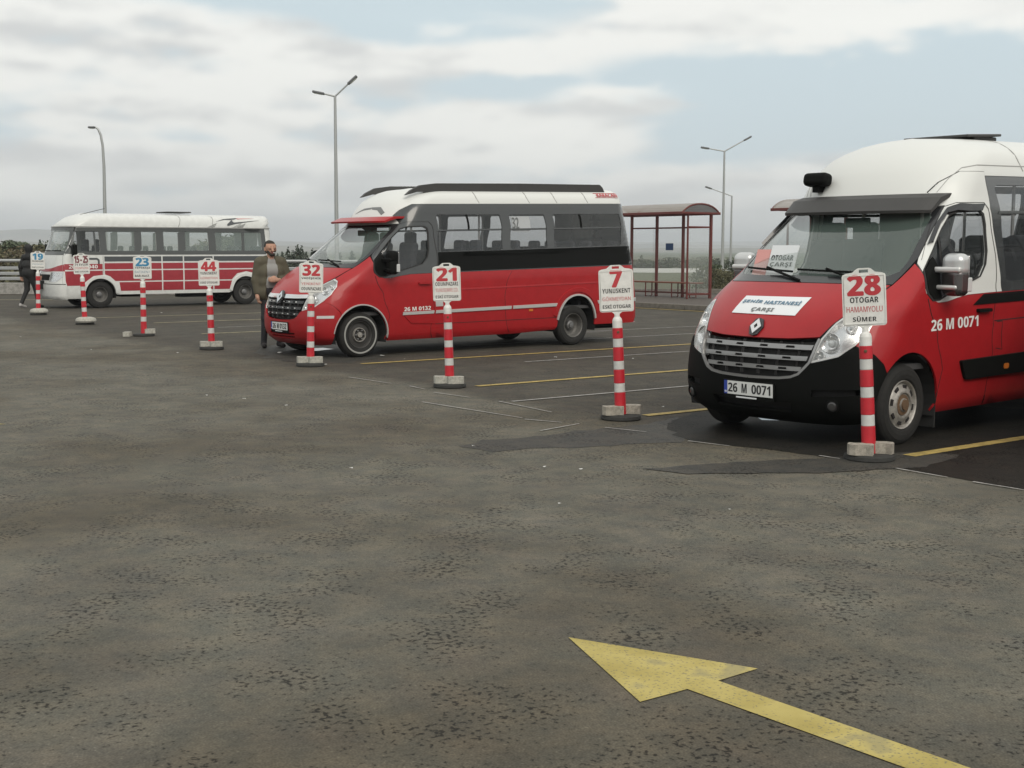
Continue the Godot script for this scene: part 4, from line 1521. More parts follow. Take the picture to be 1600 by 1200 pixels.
	var ev := 0.90 if facelift else 0.985
	var es := b.sz(0.0, ev)
	diamond(t, b.at(es, ev) + b.normal(es, ev) * (0.02 if facelift else 0.005), b.normal(es, ev), 0.20 if facelift else 0.155, 0.15 if facelift else 0.115)
	for sg in [-1.0, 1.0]:
		var fs: float = sg * b.sz(0.75, 0.37)
		var fn := b.normal(fs, 0.37)
		var fl := part(t, "fog_lamp", lathe([Vector2(0.058, 0.0), Vector2(0.056, 0.016), Vector2(0.048, 0.02), Vector2(0.044, 0.008)], b.at(fs, 0.37) + fn * 0.01, (fn + Vector3(0.6, 0, 0)).normalized(), 20), M.black_plastic)
		part(fl, "lens", lathe([Vector2(0.046, 0.008), Vector2(0.03, 0.018), Vector2(0.0, 0.022)], b.at(fs, 0.37) + fn * 0.01, (fn + Vector3(0.6, 0, 0)).normalized(), 20), mat("fog_lens", lin(0.10, 0.10, 0.10), 0.12, 0.5))
	# --- windscreen
	var ws := sym(b, [nz(0, 1.425), nz(0.5, 1.42), nz(0.78, 1.43), nz(0.835, 1.47), nz(0.84, 1.56), nz(0.805, 1.75), nz(0.765, 1.93), nz(0.73, 1.985), nz(0, 1.985)])
	skin(b, t, "windscreen_surround", M.black_gloss, sym(b, [nz(0, 1.368), nz(0.5, 1.366), nz(0.80, 1.362), nz(0.858, 1.362), v2(-0.215, 1.53), nz(0.885, 1.58), nz(0.862, 1.7), nz(0.835, 1.83), nz(0.803, 1.98), nz(0.80, 2.025), nz(0, 2.015)]), {"off": 0.0, "h": 0.06, "holes": [ws]})
	skin(b, t, "windscreen", M.green_glass, ws, {"off": -0.004, "thick": 0.0, "h": 0.08})
	wipers(t, b, [[-0.72, 1.47, -0.10, 1.44, 0.05], [-0.06, 1.46, 0.56, 1.44, 0.62]] )
	# --- window storey
	var dw := [v2(-0.265, 1.48), v2(-0.45, 1.655), v2(-0.65, 1.835), v2(-0.80, 1.95), v2(-0.90, 1.98), v2(-1.20, 1.985), v2(-1.265, 1.95), v2(-1.28, 1.85), v2(-1.265, 1.62), v2(-1.23, 1.50), v2(-1.13, 1.40), v2(-0.76, 1.315), v2(-0.43, 1.225), v2(-0.33, 1.225), v2(-0.265, 1.28)]
	var pillar := [v2(-0.255, 1.54), nz(0.888, 1.585), nz(0.866, 1.7), nz(0.84, 1.83), nz(0.806, 1.98), nz(0.803, 2.03), v2(-0.82, 2.15), v2(-0.91, 2.24), v2(-1.09, 2.335)]
	var belt := [v2(-1.26, 1.251), v2(-0.90, 1.248), v2(-0.72, 1.229), v2(-0.55, 1.204), v2(-0.41, 1.201), v2(-0.30, 1.239), v2(-0.235, 1.289), v2(-0.25, 1.42)]
	var panes := []
	var upper_mat: Material = M.band if facelift else M.white
	if facelift:
		panes = [round_poly([v2(-1.47, 2.165), v2(-2.74, 2.16), v2(-2.73, 1.58), v2(-1.435, 1.58)], 0.04), round_poly([v2(-2.93, 2.155), v2(-3.68, 2.155), v2(-3.69, 1.59), v2(-2.90, 1.59)], 0.04), round_poly([v2(-3.87, 2.16), v2(-5.40, 2.155), v2(-5.38, 1.60), v2(-3.84, 1.60)], 0.04)]
		skin(b, t, "window_band", upper_mat, pillar + [v2(-5.3, 2.335), v2(tx(b, 2.335), 2.335), v2(tx(b, 1.251), 1.251)] + belt, {"both": true, "h": 0.09, "holes": [dw] + panes})
		skin(b, t, "dark_cabin_panel", M.cabin_dark, [v2(-1.44, 1.572), v2(-2.8, 1.575), v2(-5.45, 1.585), v2(-5.68, 1.58), v2(-5.68, 1.262), v2(-1.40, 1.262)], {"both": true, "h": 0.06, "off": 0.003, "thick": 0.004})  # opaque black sheet: the darkness of the cabin behind the lower glass, painted on
	else:
		panes = [round_poly([v2(-1.53, 2.215), v2(-2.74, 2.215), v2(-2.73, 1.34), v2(-1.585, 1.34)], 0.05), round_poly([v2(-2.93, 2.21), v2(-3.75, 2.21), v2(-3.75, 1.34), v2(-2.90, 1.34)], 0.05), round_poly([v2(-3.90, 2.21), v2(-5.38, 2.21), v2(-5.36, 1.34), v2(-3.88, 1.34)], 0.05)]
		skin(b, t, "cab_side", upper_mat, pillar + [v2(-1.385, 2.335), v2(-1.405, 2.0), v2(-1.485, 1.251)] + belt, {"both": true, "h": 0.07, "holes": [dw]})
		skin(b, t, "window_band", M.band, [v2(-1.39, 2.295), v2(-5.3, 2.295), v2(tx(b, 2.295), 2.295), v2(tx(b, 1.251), 1.251), v2(-1.49, 1.251), v2(-1.41, 2.0)], {"both": true, "h": 0.10, "holes": panes})
	for q in panes:
		var w := skin(b, t, "side_window", M.tint_glass, q, {"both": true, "off": -0.008, "thick": 0.0, "h": 0.14})
		var x0: float = q[0].x
		var xa := -99.0
		var xb := 99.0
		for p in q:
			xa = maxf(xa, p.x)
			xb = minf(xb, p.x)
		var vb := 1.915 if facelift else 1.965
		strip(b, w, "window_bar", M.band, [v2(xa - 0.01, vb), v2(xb + 0.01, vb)], 0.03, 0.004)
		if xa - xb > 1.0:
			strip(b, w, "window_bar", M.black_plastic, [v2(xa - 0.62, 2.16), v2(xa - 0.64, vb)], 0.024, 0.006)
	var dg := skin(b, t, "door_window", M.glass, dw, {"both": true, "off": -0.02, "thick": 0.0, "h": 0.1})
	skin(b, t, "mirror_base", M.black_plastic, [v2(-0.268, 1.47), v2(-0.40, 1.59), v2(-0.44, 1.5), v2(-0.455, 1.25), v2(-0.43, 1.232), v2(-0.33, 1.232), v2(-0.27, 1.285)], {"both": true, "off": 0.012, "thick": 0.03, "h": 0.06})
	strip(b, t, "window_seal", M.rubber, dw + [dw[0]], 0.022, 0.006)
	strip(b, dg, "window_divider", M.rubber, [v2(-0.57, 1.76), v2(-0.56, 1.28)], 0.022, -0.01)
	if not facelift:
		strip(b, t, "wind_deflector", M.black_gloss, [v2(-0.46, 1.70), v2(-0.65, 1.865), v2(-0.80, 1.975), v2(-0.90, 2.005), v2(-1.25, 2.01)], 0.075, 0.03)
	# --- roof
	var edge := 2.339 if facelift else 2.30
	var rf := [nz(0, 2.022), nz(0.5, 2.022), nz(0.80, 2.034), v2(-0.816, 2.154), v2(-0.905, 2.244), v2(-1.085, 2.339)]
	if not facelift:
		rf.append(v2(-1.384, 2.339))
		rf.append(v2(-1.386, 2.30))
	rf += [v2(-5.3, edge), v2(tx(b, edge), edge)]
	var half := dom(b, rf)
	half.append(Vector2(b.rear_s(3.25), 3.25))
	half.append(Vector2(0, 3.25))
	var whole := half.duplicate()
	for k in range(half.size() - 1, -1, -1):
		if absf(half[k].x) > 0.0001:
			whole.append(Vector2(-half[k].x, half[k].y))
	skin(b, t, "roof", M.white, whole, {"h": 0.10, "thick": 0.015})
	part(t, "headlining", skin_mesh(b, PackedVector2Array([Vector2(0.9, 2.36), Vector2(6.4, 2.36), Vector2(6.4, 3.2), Vector2(0.9, 3.2)]), [], -0.05, 0.0, 0.25, false), M.inside_pale)
	part(t, "headlining", skin_mesh(b, PackedVector2Array([Vector2(0.9, 2.36), Vector2(6.4, 2.36), Vector2(6.4, 3.2), Vector2(0.9, 3.2)]), [], -0.05, 0.0, 0.25, true), M.inside_pale)
	visor(t, b, red if facelift else M.visor_grey, 0.30 if facelift else 0.22, 0.05 if facelift else -0.03)
	for x in ([-2.35, -3.4, -4.0, -4.7] if facelift else [-2.1, -3.3, -4.5]):
		strip(b, t, "roof_seam", M.seam_pale, [v2(x, 2.35), v2(x + 0.05, 2.58), v2(x + 0.05, 2.8)], 0.008, 0.002)
	# --- shut lines
	for q in [[v2(-0.25, 1.24), v2(-0.37, 1.0), v2(-0.455, 0.74), v2(-0.50, 0.62), v2(-0.505, 0.25)], [v2(-1.385, 1.245), v2(-1.345, 1.1), v2(-1.335, 0.7), v2(-1.335, 0.25)], [v2(-0.30, 1.565), v2(-0.63, 1.885), v2(-0.81, 2.02), v2(-0.92, 2.055), v2(-1.31, 2.055), v2(-1.37, 2.0), v2(-1.42, 1.57), v2(-1.385, 1.25)], [v2(-2.90, 1.24), v2(-2.88, 0.27)]]:
		strip(b, t, "shut_line", M.seam, q, 0.007, 0.0022)
	strip(b, t, "bonnet_line", M.seam, [nz(0.607, 0.925), nz(0.667, 1.035), nz(0.728, 1.122), nz(0.80, 1.206), nz(0.827, 1.262), nz(0.858, 1.352)], 0.009, 0.0025)
	skin(b, t, "door_handle", red if facelift else M.black_plastic, round_poly([v2(-1.03, 1.115), v2(-1.25, 1.11), v2(-1.25, 1.08), v2(-1.03, 1.085)], 0.012), {"both": true, "off": 0.035, "thick": 0.035, "h": 0.04})
	if facelift:
		for q in [[v2(-0.73, 0.64), v2(-1.32, 0.64)], [v2(-1.35, 0.64), v2(-2.87, 0.64)], [v2(-2.90, 0.64), v2(-3.90, 0.64)], [v2(-4.74, 0.645), v2(-5.74, 0.65)], [v2(0.66, 0.625), v2(0.46, 0.63)]]:
			strip(b, t, "chrome_strip", M.satin, q, 0.05, 0.016)
		strip(b, t, "arch_trim", M.satin, arc_pts(-0.005, 0.345, 0.462, PI + 0.1, 0.08, 24), 0.022, 0.022)
		strip(b, t, "arch_trim", M.satin, arc_pts(-4.31, 0.34, 0.437, PI - 0.2, 0.2, 24), 0.035, 0.024)
		strip(b, t, "arch_flare", red, arc_pts(-4.31, 0.36, 0.505, PI - 0.3, 0.25, 24), 0.09, 0.02)
		strip(b, t, "body_crease", red, [v2(-1.45, 0.975), v2(-5.7, 0.975)], 0.03, 0.006)
		skin(b, t, "skirt_panel", red, round_poly([v2(-0.76, 0.61), v2(-0.89, 0.49), v2(-1.32, 0.47), v2(-1.32, 0.61)], 0.02), {"both": true, "off": 0.012, "thick": 0.012, "h": 0.06})
		strip(b, t, "shut_line", M.seam, [v2(-1.35, 0.46), v2(-3.85, 0.46)], 0.009, 0.0022)
		skin(b, t, "reflector", M.orange, [v2(-3.25, 0.60), v2(-3.33, 0.60), v2(-3.33, 0.57), v2(-3.25, 0.57)], {"off": 0.008, "thick": 0.008, "h": 0.05})
		skin(b, t, "fuel_flap", M.satin, [v2(-1.36, 0.86), v2(-1.50, 0.86), v2(-1.50, 0.72), v2(-1.36, 0.72)], {"off": 0.004, "thick": 0.004, "h": 0.05})
		flank_words(t, b, "26 M 0132", -0.76, -1.26, 0.705, 0.062, M.letter_white)
		var kt := Node3D.new()
		flank_words(t, b, "KARACAN", -4.94, -5.42, 2.50, 0.075, M.ink_red, 0.012)
		for v in [2.455, 2.558]:
			strip(b, t, "logo_line", M.ink_red, [v2(-4.90, v), v2(-5.44, v)], 0.007, 0.004, {"both": false})
		skin(b, t, "roof_mark", M.mark_grey, [nz(-0.42, 2.20), nz(-0.15, 2.285), nz(0.10, 2.30), nz(0.06, 2.27), nz(-0.15, 2.255)], {"off": 0.003, "thick": 0.003, "h": 0.05})
		skin(b, t, "roof_mark", M.mark_grey, [nz(0.06, 2.30), nz(0.30, 2.30), nz(0.45, 2.21), nz(0.40, 2.17), nz(0.25, 2.25), nz(0.10, 2.265)], {"off": 0.003, "thick": 0.003, "h": 0.05})
		for sg in [-1.0, 1.0]:
			var y0 := b.at(b.sx(-1.6, 2.62), 2.62).y
			var y1 := b.at(b.sx(-5.1, 2.62), 2.62).y
			part(t, "roof_rail", prism([Vector2(-1.02, y0 - 0.09), Vector2(-1.12, y0 - 0.01), Vector2(-1.3, y0 + 0.075), Vector2(-1.6, y0 + 0.115), Vector2(-3.3, (y0 + y1) / 2 + 0.125), Vector2(-5.1, y1 + 0.12), Vector2(-5.17, y1 + 0.07), Vector2(-5.24, y1 - 0.05), Vector2(-3.3, (y0 + y1) / 2 - 0.03), Vector2(-1.6, y0 - 0.02), Vector2(-1.25, y0 - 0.03)], Transform3D(Basis.IDENTITY, Vector3(0, 0, sg * 0.67 - 0.03)), 0.06), M.visor_grey)
	else:
		skin(b, t, "side_moulding", M.black_plastic, round_poly([v2(-0.76, 0.675), v2(-0.86, 0.505), v2(-3.83, 0.505), v2(-3.83, 0.665)], 0.03), {"both": true, "off": 0.03, "thick": 0.03, "h": 0.08})
		skin(b, t, "belt_stripe", M.black_plastic, [v2(-0.97, 1.15), v2(-1.16, 1.24), v2(-5.55, 1.243), v2(-5.55, 1.14)], {"both": true, "off": 0.006, "thick": 0.006, "h": 0.12})
		strip(b, t, "shut_line", M.seam, [v2(-1.345, 0.99), v2(-5.5, 0.99)], 0.012, 0.0022)
		strip(b, t, "shut_line", M.seam, [v2(-1.39, 0.98), v2(-1.49, 0.98), v2(-1.50, 0.72), v2(-1.38, 0.74)], 0.009, 0.0022)
		skin(b, t, "reflector", M.orange, round_poly([v2(-1.50, 0.60), v2(-1.585, 0.60), v2(-1.585, 0.555), v2(-1.50, 0.555)], 0.02), {"both": true, "off": 0.036, "thick": 0.008, "h": 0.05})
		strip(b, t, "roof_seam", M.seam_pale, [nz(0.70, 2.15), v2(-0.98, 2.275), v2(-1.13, 2.37), v2(-1.3, 2.395), v2(-5.4, 2.40)], 0.009, 0.0025)
		flank_words(t, b, "26 M 0071", -0.29, -1.06, 1.008, 0.098, M.letter_white)
		var st := skin(b, t, "bonnet_poster", M.paper, [nz(-0.37, 1.235), nz(0.33, 1.24), nz(0.31, 1.09), nz(-0.38, 1.09)], {"off": 0.009, "thick": 0.003, "h": 0.06})
		for q in [["ŞEHİR", -0.225, 1.188, 0.23, 0.060, M.ink_slate], ["HASTANESİ", 0.105, 1.188, 0.37, 0.060, M.ink_slate], ["ÇARŞI", -0.05, 1.122, 0.24, 0.055, M.mark_grey]]:
			var s := b.sz(q[1], q[2])
			var nn := b.normal(s, q[2])
			var R := (b.at(b.sz(q[1] - 0.1, q[2]), q[2]) - b.at(b.sz(q[1] + 0.1, q[2]), q[2])) * -1.0
			lettering(st, q[0], b.at(s, q[2]) + nn * 0.0135, R, Vector3.UP - nn * nn.y, q[3], q[4], q[5])
		part(t, "mud_flap", rbox(Vector3(-0.475, 0.33, -0.87), Vector3(0.015, 0.44, 0.24), 0.005), M.rubber)
		part(t, "mud_flap", rbox(Vector3(-0.475, 0.33, 0.87), Vector3(0.015, 0.44, 0.24), 0.005), M.rubber)
		var hs := -b.sz(0.47, 2.25)
		var hc := b.at(hs, 2.25) + b.normal(hs, 2.25) * 0.10
		var hm := Mb.new()
		add_rbox(hm, hc, Vector3(0.14, 0.125, 0.27), 0.045, Basis(Vector3.BACK, 0.15))
		add_prism(hm, [Vector2(-0.075, -0.07), Vector2(0.075, -0.07), Vector2(0.075, 0.07), Vector2(-0.075, 0.07)], Transform3D(Basis.IDENTITY, hc + Vector3(-0.05, -0.05, -0.04)), 0.08)
		part(t, "roof_camera_box", hm.done(), M.black_plastic)
		var hb := Mb.new()
		add_rbox(hb, Vector3(-2.1, 2.755, -0.1), Vector3(0.62, 0.025, 0.7), 0.01, Basis(Vector3.BACK, -0.06))
		add_rbox(hb, Vector3(-2.2, 2.735, -0.1), Vector3(0.42, 0.04, 0.6), 0.012)
		part(t, "roof_hatch", hb.done(), M.visor_grey)
	# --- running gear
	for x in [0.0, -4.28]:
		for left in [true, false]:
			wheel(t, x, left, ("whitewall" if x > -1 else "deep") if facelift else ("silver" if x > -1 else "deep"))
	well(t, 0.0, 0.455, 1.0)
	well(t, -4.3, 0.455, 1.0, 0.36)
	var um := Mb.new()
	add_box(um, Vector3(-2.6, 0.31, 0), Vector3(6.1, 0.12, 1.42), Basis.IDENTITY)
	add_box(um, Vector3(-2.15, 0.33, 0), Vector3(3.25, 0.1, 1.9), Basis.IDENTITY)
	add_tube(um, [Vector3(-4.28, 0.345, -0.8), Vector3(-4.28, 0.345, 0.8)], 0.09, 10)
	add_tube(um, [Vector3(0, 0.3, -0.8), Vector3(0, 0.3, 0.8)], 0.05, 10)
	part(t, "underbody", um.done(), M.under)
	# --- inside
	var fm := Mb.new()
	add_box(fm, Vector3(-2.8, 0.66, 0), Vector3(5.5, 0.05, 1.9), Basis.IDENTITY)
	part(t, "cabin_floor", fm.done(), M.inside)
	var db := Mb.new()
	add_prism(db, [Vector2(0.03, 1.36), Vector2(-0.30, 1.33), Vector2(-0.42, 1.25), Vector2(-0.38, 0.95), Vector2(-0.2, 0.75), Vector2(0.12, 0.75)], Transform3D(Basis.IDENTITY, Vector3(0, 0, -0.78)), 1.56)
	add_rbox(db, Vector3(-0.25, 1.38, -0.42), Vector3(0.22, 0.12, 0.38), 0.05)
	part(t, "dashboard", db.done(), M.inside)
	var sw := Mb.new()
	var ring := []
	for k in 25:
		var a := TAU * k / 24
		ring.append(Vector3(-0.56, 1.28, -0.43) + Vector3(sin(a) * 0.10, sin(a) * 0.165, cos(a) * 0.19))
	add_tube(sw, ring, 0.016, 8, false)
	add_tube(sw, [Vector3(-0.56, 1.28, -0.43), Vector3(-0.3, 1.18, -0.43)], 0.03, 8)
	add_box(sw, Vector3(-0.555, 1.28, -0.43), Vector3(0.03, 0.05, 0.36), Basis.IDENTITY)
	part(t, "steering_wheel", sw.done(), M.rubber)
	seat(t, -1.0, -0.45, 0.62)
	seat(t, -1.0, 0.30, 0.62)
	seat(t, -1.0, 0.68, 0.62)
	for x in [-2.1, -2.9, -3.7, -4.5, -5.15]:
		for z in [-0.72, -0.27, 0.72]:
			seat(t, x, z, 0.50)
	for q in [[-1.45, -0.2], [-1.45, 0.45], [-2.5, 0.5], [-3.4, 0.48], [-2.6, -0.5]]:
		part(t, "grab_pole", tube([Vector3(q[0], 0.68, q[1]), Vector3(q[0], 2.5, q[1])], 0.017, 8), M.satin)
	part(t, "rear_mirror", rbox(Vector3(-0.62, 1.90, -0.05), Vector3(0.03, 0.09, 0.26), 0.012), M.black_plastic)
	var curtain := Mb.new()
	add_rbox(curtain, Vector3(-1.5, 1.55, 0.02), Vector3(0.03, 1.1, 0.55), 0.01)
	if not facelift:
		part(t, "cab_partition", curtain.done(), M.inside_pale)
		var bd := Mb.new()
		add_box(bd, Vector3(-0.10, 1.55, 0.40), Vector3(0.012, 0.30, 0.30), Basis(Vector3.BACK, 0.35))
		var board := part(t, "route_board", bd.done(), M.paper)
		var rb := Mb.new()
		add_box(rb, Vector3(-0.10, 1.52, 0.64), Vector3(0.012, 0.28, 0.16), Basis(Vector3.BACK, 0.35))
		part(t, "number_board", rb.done(), mat("board_pink", lin(0.62, 0.30, 0.28), 0.7))
		var up := Basis(Vector3.BACK, 0.35) * Vector3.UP
		for q in [["OTOGAR", 0.03, 0.05], ["ÇARŞI", -0.04, 0.05]]:
			lettering(board, q[0], Vector3(-0.10, 1.55, 0.40) + up * q[1] + Vector3(0.012, 0.0, 0), Vector3(0, 0, -1), up, 0.25, q[2], M.ink)
	else:
		var s := b.sx(-3.08, 2.02)
		var pp := skin(b, t, "window_notice", M.paper, [v2(-2.98, 2.13), v2(-3.36, 2.13), v2(-3.36, 1.88), v2(-2.98, 1.88)], {"off": -0.02, "thick": 0.004, "h": 0.1})
		flank_words(pp, b, "32", -2.99, -3.13, 2.02, 0.19, M.mark_grey, -0.014, 0.8)
	for left in [true, false]:
		mirror(t, left, M.black_plastic if facelift else M.mirror_shell, M.black_plastic if facelift else M.satin)
	if facelift:
		number_plate(t, b, [["26", -0.155, 0.10], ["M", -0.035, 0.055], ["0132", 0.13, 0.21]], 0.02, 0.465)
	else:
		number_plate(t, b, [["26", -0.165, 0.10], ["M", -0.04, 0.055], ["0071", 0.14, 0.20]], 0.01, 0.46)
	return t

func vans() -> void:
	mat("rim_grey", lin(0.17, 0.165, 0.155), 0.6, 0.3, {"tex": M.worn_tex, "world": false, "scale": 4.0})
	mat("clear_lamp", lin(0.6, 0.62, 0.62), 0.12, 0.2)
	mat("reflector", lin(0.58, 0.59, 0.60), 0.22, 0.85)
	mat("grille_grey", lin(0.30, 0.30, 0.30), 0.35, 0.75)
	mat("visor_grey", lin(0.045, 0.044, 0.043), 0.6, 0.0, {"tex": M.dirt_tex, "world": false, "scale": 1.5})
	mat("mirror_shell", lin(0.55, 0.56, 0.56), 0.28, 0.5)
	mat("mirror_low", lin(0.14, 0.13, 0.13), 0.25, 0.8)
	mat("seam_pale", lin(0.30, 0.30, 0.29), 0.8)
	mat("mark_grey", lin(0.16, 0.17, 0.17), 0.6)
	mat("ink_slate", lin(0.10, 0.19, 0.27), 0.6)
	var a := van("red minibus with black window band, chrome arch trims and plate 26 M 0132", true)
	place(a, Vector3(-2.3102, 0, -19.487) - Vector3(sin(0.6613), 0, cos(0.6613)) * 0.985, 0.6613)
	var c := van("red minibus with white cab and roof, black bumper, bonnet poster and plate 26 M 0071", false)
	place(c, Vector3(3.3251, 0, -10.7669) - Vector3(sin(0.7125), 0, cos(0.7125)) * 0.985, 0.7125)
	# an unseen van, added out of frame in the next bay to shade this flank
	var n: Node3D = c.duplicate()
	n.name = numbered("minibus")
	add_child(n)
	n.set_meta("label", "unseen red minibus added in the next bay beyond the yellow line to shade the flank")
	n.position = c.position + Vector3(sin(0.7125), 0, cos(0.7125)) * 2.95 - Vector3(-cos(0.7125), 0, sin(0.7125)) * 1.25

const BUS_ROWS := [[0.25, 0.25, 0.93, 1.10, 0.28, 2.8], [0.35, 0.35, 0.97, 1.18, 0.30, 2.8], [0.65, 0.65, 0.99, 1.20, 0.32, 2.8], [0.9, 0.9, 0.99, 1.16, 0.32, 2.7], [1.25, 1.25, 0.985, 1.08, 0.30, 2.7], [1.46, 1.46, 0.98, 1.02, 0.28, 2.7], [1.6, 1.6, 0.97, 0.97, 0.28, 2.7], [2.17, 2.17, 0.935, 0.80, 0.28, 2.7], [2.24, 2.24, 0.935, 0.79, 0.30, 2.6], [2.35, 2.35, 0.92, 0.70, 0.42, 2.4], [2.5, 2.5, 0.86, 0.50, 0.5, 2.3], [2.62, 2.57, 0.74, 0.32, 0.5, 2.2], [2.8, 2.61, 0.55, 0.18, 0.5, 2.1], [3.35, 2.635, 0.0, 0.08, 0.5, 2.0]]

func old_bus() -> void:
	var b := Hull.new()
	b.rise = 0.002
	b.tail = -5.30
	b.lean = 0.02
	b.rr = 0.16
	b.setup(BUS_ROWS)
	var t := thing("minibus", "older white minibus with red flanks, thin white lines and five side windows", "minibus", Vector3.ZERO)
	var white := mat("bus_white", lin(0.68, 0.69, 0.67), 0.45, 0.0, {"coat": 0.3, "tex": M.dirt_tex, "world": false, "scale": 0.8})
	var red := mat("bus_red", lin(0.33, 0.022, 0.035), 0.45, 0.0, {"coat": 0.3, "tex": M.dirt_tex, "world": false, "scale": 0.9})
	var slate := mat("bus_slate", lin(0.055, 0.06, 0.065), 0.4, 0.0, {"coat": 0.3})
	var frame := mat("bus_frame", lin(0.075, 0.08, 0.08), 0.35)
	var door := round_poly([v2(0.62, 2.11), v2(-0.03, 2.12), v2(-0.05, 1.56), v2(0.30, 1.56), v2(0.70, 1.60)], 0.04)
	var wins := [[v2(-0.21, 2.12), v2(-1.66, 2.12), v2(-1.66, 1.58), v2(-0.24, 1.58)], [v2(-1.87, 2.13), v2(-3.22, 2.13), v2(-3.24, 1.585), v2(-1.88, 1.585)], [v2(-3.44, 2.12), v2(-4.90, 2.12), v2(-4.92, 1.585), v2(-3.46, 1.585)]]
	var side := [v2(0.80, 2.17), v2(-5.0, 2.235), v2(tx(b, 2.235), 2.235), v2(tx(b, 0.42), 0.42), v2(-4.9, 0.42)]
	side += arc_pts(-4.38, 0.40, 0.44, PI, 0.0, 16)
	side += [v2(-3.85, 0.37), v2(-0.5, 0.37)]
	side += arc_pts(-0.03, 0.385, 0.44, PI, 0.0, 16)
	side += [v2(0.50, 0.27), v2(0.88, 0.27), v2(0.905, 0.62), v2(0.945, 1.23), v2(0.90, 1.50)]
	side[0] = nz(0.925, 2.22)
	var rw := []
	for q in wins:
		rw.append(round_poly(q, 0.05))
	skin(b, t, "side_panel", white, side, {"both": true, "h": 0.12, "holes": [door] + rw})
	# window frames
	var fr := [nz(0.922, 2.205), v2(-5.02, 2.22), v2(-5.06, 1.47), v2(0.20, 1.47), v2(0.90, 1.505), nz(0.93, 1.7), nz(0.914, 1.9)]
	skin(b, t, "window_frame", frame, fr, {"both": true, "h": 0.14, "off": 0.005, "thick": 0.005, "holes": [door] + rw})
	skin(b, t, "door_window", M.glass, door, {"both": true, "off": -0.01, "thick": 0.0, "h": 0.2})
	strip(b, t, "window_bar", frame, [v2(0.10, 2.11), v2(0.08, 1.56)], 0.05, 0.006)
	var nwin := [[-1.03, -1.23], [-2.31, -2.52], [-4.24, -4.40]]
	for k in 3:
		var w := skin(b, t, "side_window", M.bus_glass, rw[k], {"both": true, "off": -0.01, "thick": 0.0, "h": 0.25})
		strip(b, w, "window_bar", frame, [v2((nwin[k][0] + nwin[k][1]) / 2, 2.12), v2((nwin[k][0] + nwin[k][1]) / 2, 1.58)], absf(nwin[k][0] - nwin[k][1]) * (1.0 if k < 2 else 0.5), 0.004)
	# coloured bands, white showing between them
	var cuts := [-0.14, -1.81, -2.45, -3.36, -4.95]
	for k in 4:
		var a: float = cuts[k] - 0.02
		var z: float = cuts[k + 1] + 0.02
		skin(b, t, "dark_band", slate, [v2(a, 1.425), v2(z, 1.425), v2(z, 1.285), v2(a, 1.285)], {"both": true, "h": 0.2, "off": 0.004, "thick": 0.004})
		skin(b, t, "red_band", red, [v2(a, 1.24), v2(z, 1.24), v2(z, 1.07), v2(a, 1.07)], {"both": true, "h": 0.2, "off": 0.004, "thick": 0.004})
		if k < 3:
			skin(b, t, "red_band", red, [v2(a, 1.035), v2(z, 1.035), v2(z, 0.745), v2(a, 0.745)] if k > 0 else [v2(a, 1.035), v2(z, 1.035), v2(z, 0.745), v2(-0.45, 0.745), v2(-0.30, 0.88), v2(a, 0.93)], {"both": true, "h": 0.2, "off": 0.004, "thick": 0.004})
			skin(b, t, "red_band", red, [v2(a if k > 0 else -0.56, 0.71), v2(z, 0.71), v2(z, 0.47), v2(a if k > 0 else -0.60, 0.47)], {"both": true, "h": 0.2, "off": 0.004, "thick": 0.004})
		else:
			skin(b, t, "red_band", red, [v2(a, 1.035), v2(z, 1.035), v2(-4.93, 0.80), v2(-4.75, 0.90), v2(-4.40, 0.98), v2(-4.10, 0.92), v2(-3.93, 0.745), v2(a, 0.745)], {"both": true, "h": 0.2, "off": 0.004, "thick": 0.004})
			skin(b, t, "red_band", red, [v2(a, 0.71), v2(-3.93, 0.71), v2(-3.86, 0.47), v2(a, 0.47)], {"both": true, "h": 0.2, "off": 0.004, "thick": 0.004})
	skin(b, t, "red_band", red, [v2(0.93, 1.22), v2(-0.10, 1.22), v2(-0.10, 1.07), v2(0.94, 1.06)], {"both": true, "h": 0.15, "off": 0.004, "thick": 0.004})
	skin(b, t, "red_band", red, [v2(0.93, 1.02), v2(-0.10, 1.035), v2(-0.10, 0.92), v2(0.16, 0.89), v2(0.40, 0.72), v2(0.48, 0.63), v2(0.89, 0.63)], {"both": true, "h": 0.15, "off": 0.004, "thick": 0.004})
	strip(b, t, "dark_hook", slate, [v2(0.3, 1.36), v2(0.05, 1.36), v2(0.0, 1.32), v2(0.0, 1.22)], 0.06, 0.005, {"both": false})
	flank_words(t, b, "26 M 0040", 0.83, 0.04, 1.145, 0.10, M.letter_white, 0.012)
	for q in [[-0.03, 0.385], [-4.38, 0.40]]:
		strip(b, t, "arch_flare", white, arc_pts(q[0], q[1], 0.475, PI - 0.05, 0.05, 22), 0.10, 0.03)
	for x in [0.90, -0.125]:
		strip(b, t, "shut_line", M.seam_pale, [v2(x + 0.03 if x > 0 else x, 1.45), v2(x, 0.30 if x > 0 else 0.92)], 0.012, 0.006)
	strip(b, t, "drip_rail", M.seam_pale, [nz(0.001, 2.235), nz(0.5, 2.235), nz(0.92, 2.235), v2(-5.2, 2.24)], 0.03, 0.02)
	# nose
	var ws := sym(b, [nz(0, 1.56), nz(0.6, 1.555), nz(0.80, 1.57), nz(0.86, 1.63), nz(0.845, 1.9), nz(0.815, 2.10), nz(0.75, 2.15), nz(0, 2.155)])
	skin(b, t, "front_panel", white, sym(b, [nz(0, 0.68), nz(0.6, 0.68), v2(0.908, 0.68), v2(0.945, 1.23), v2(0.905, 1.50), nz(0.9, 1.46), nz(0, 1.46)]), {"h": 0.09})
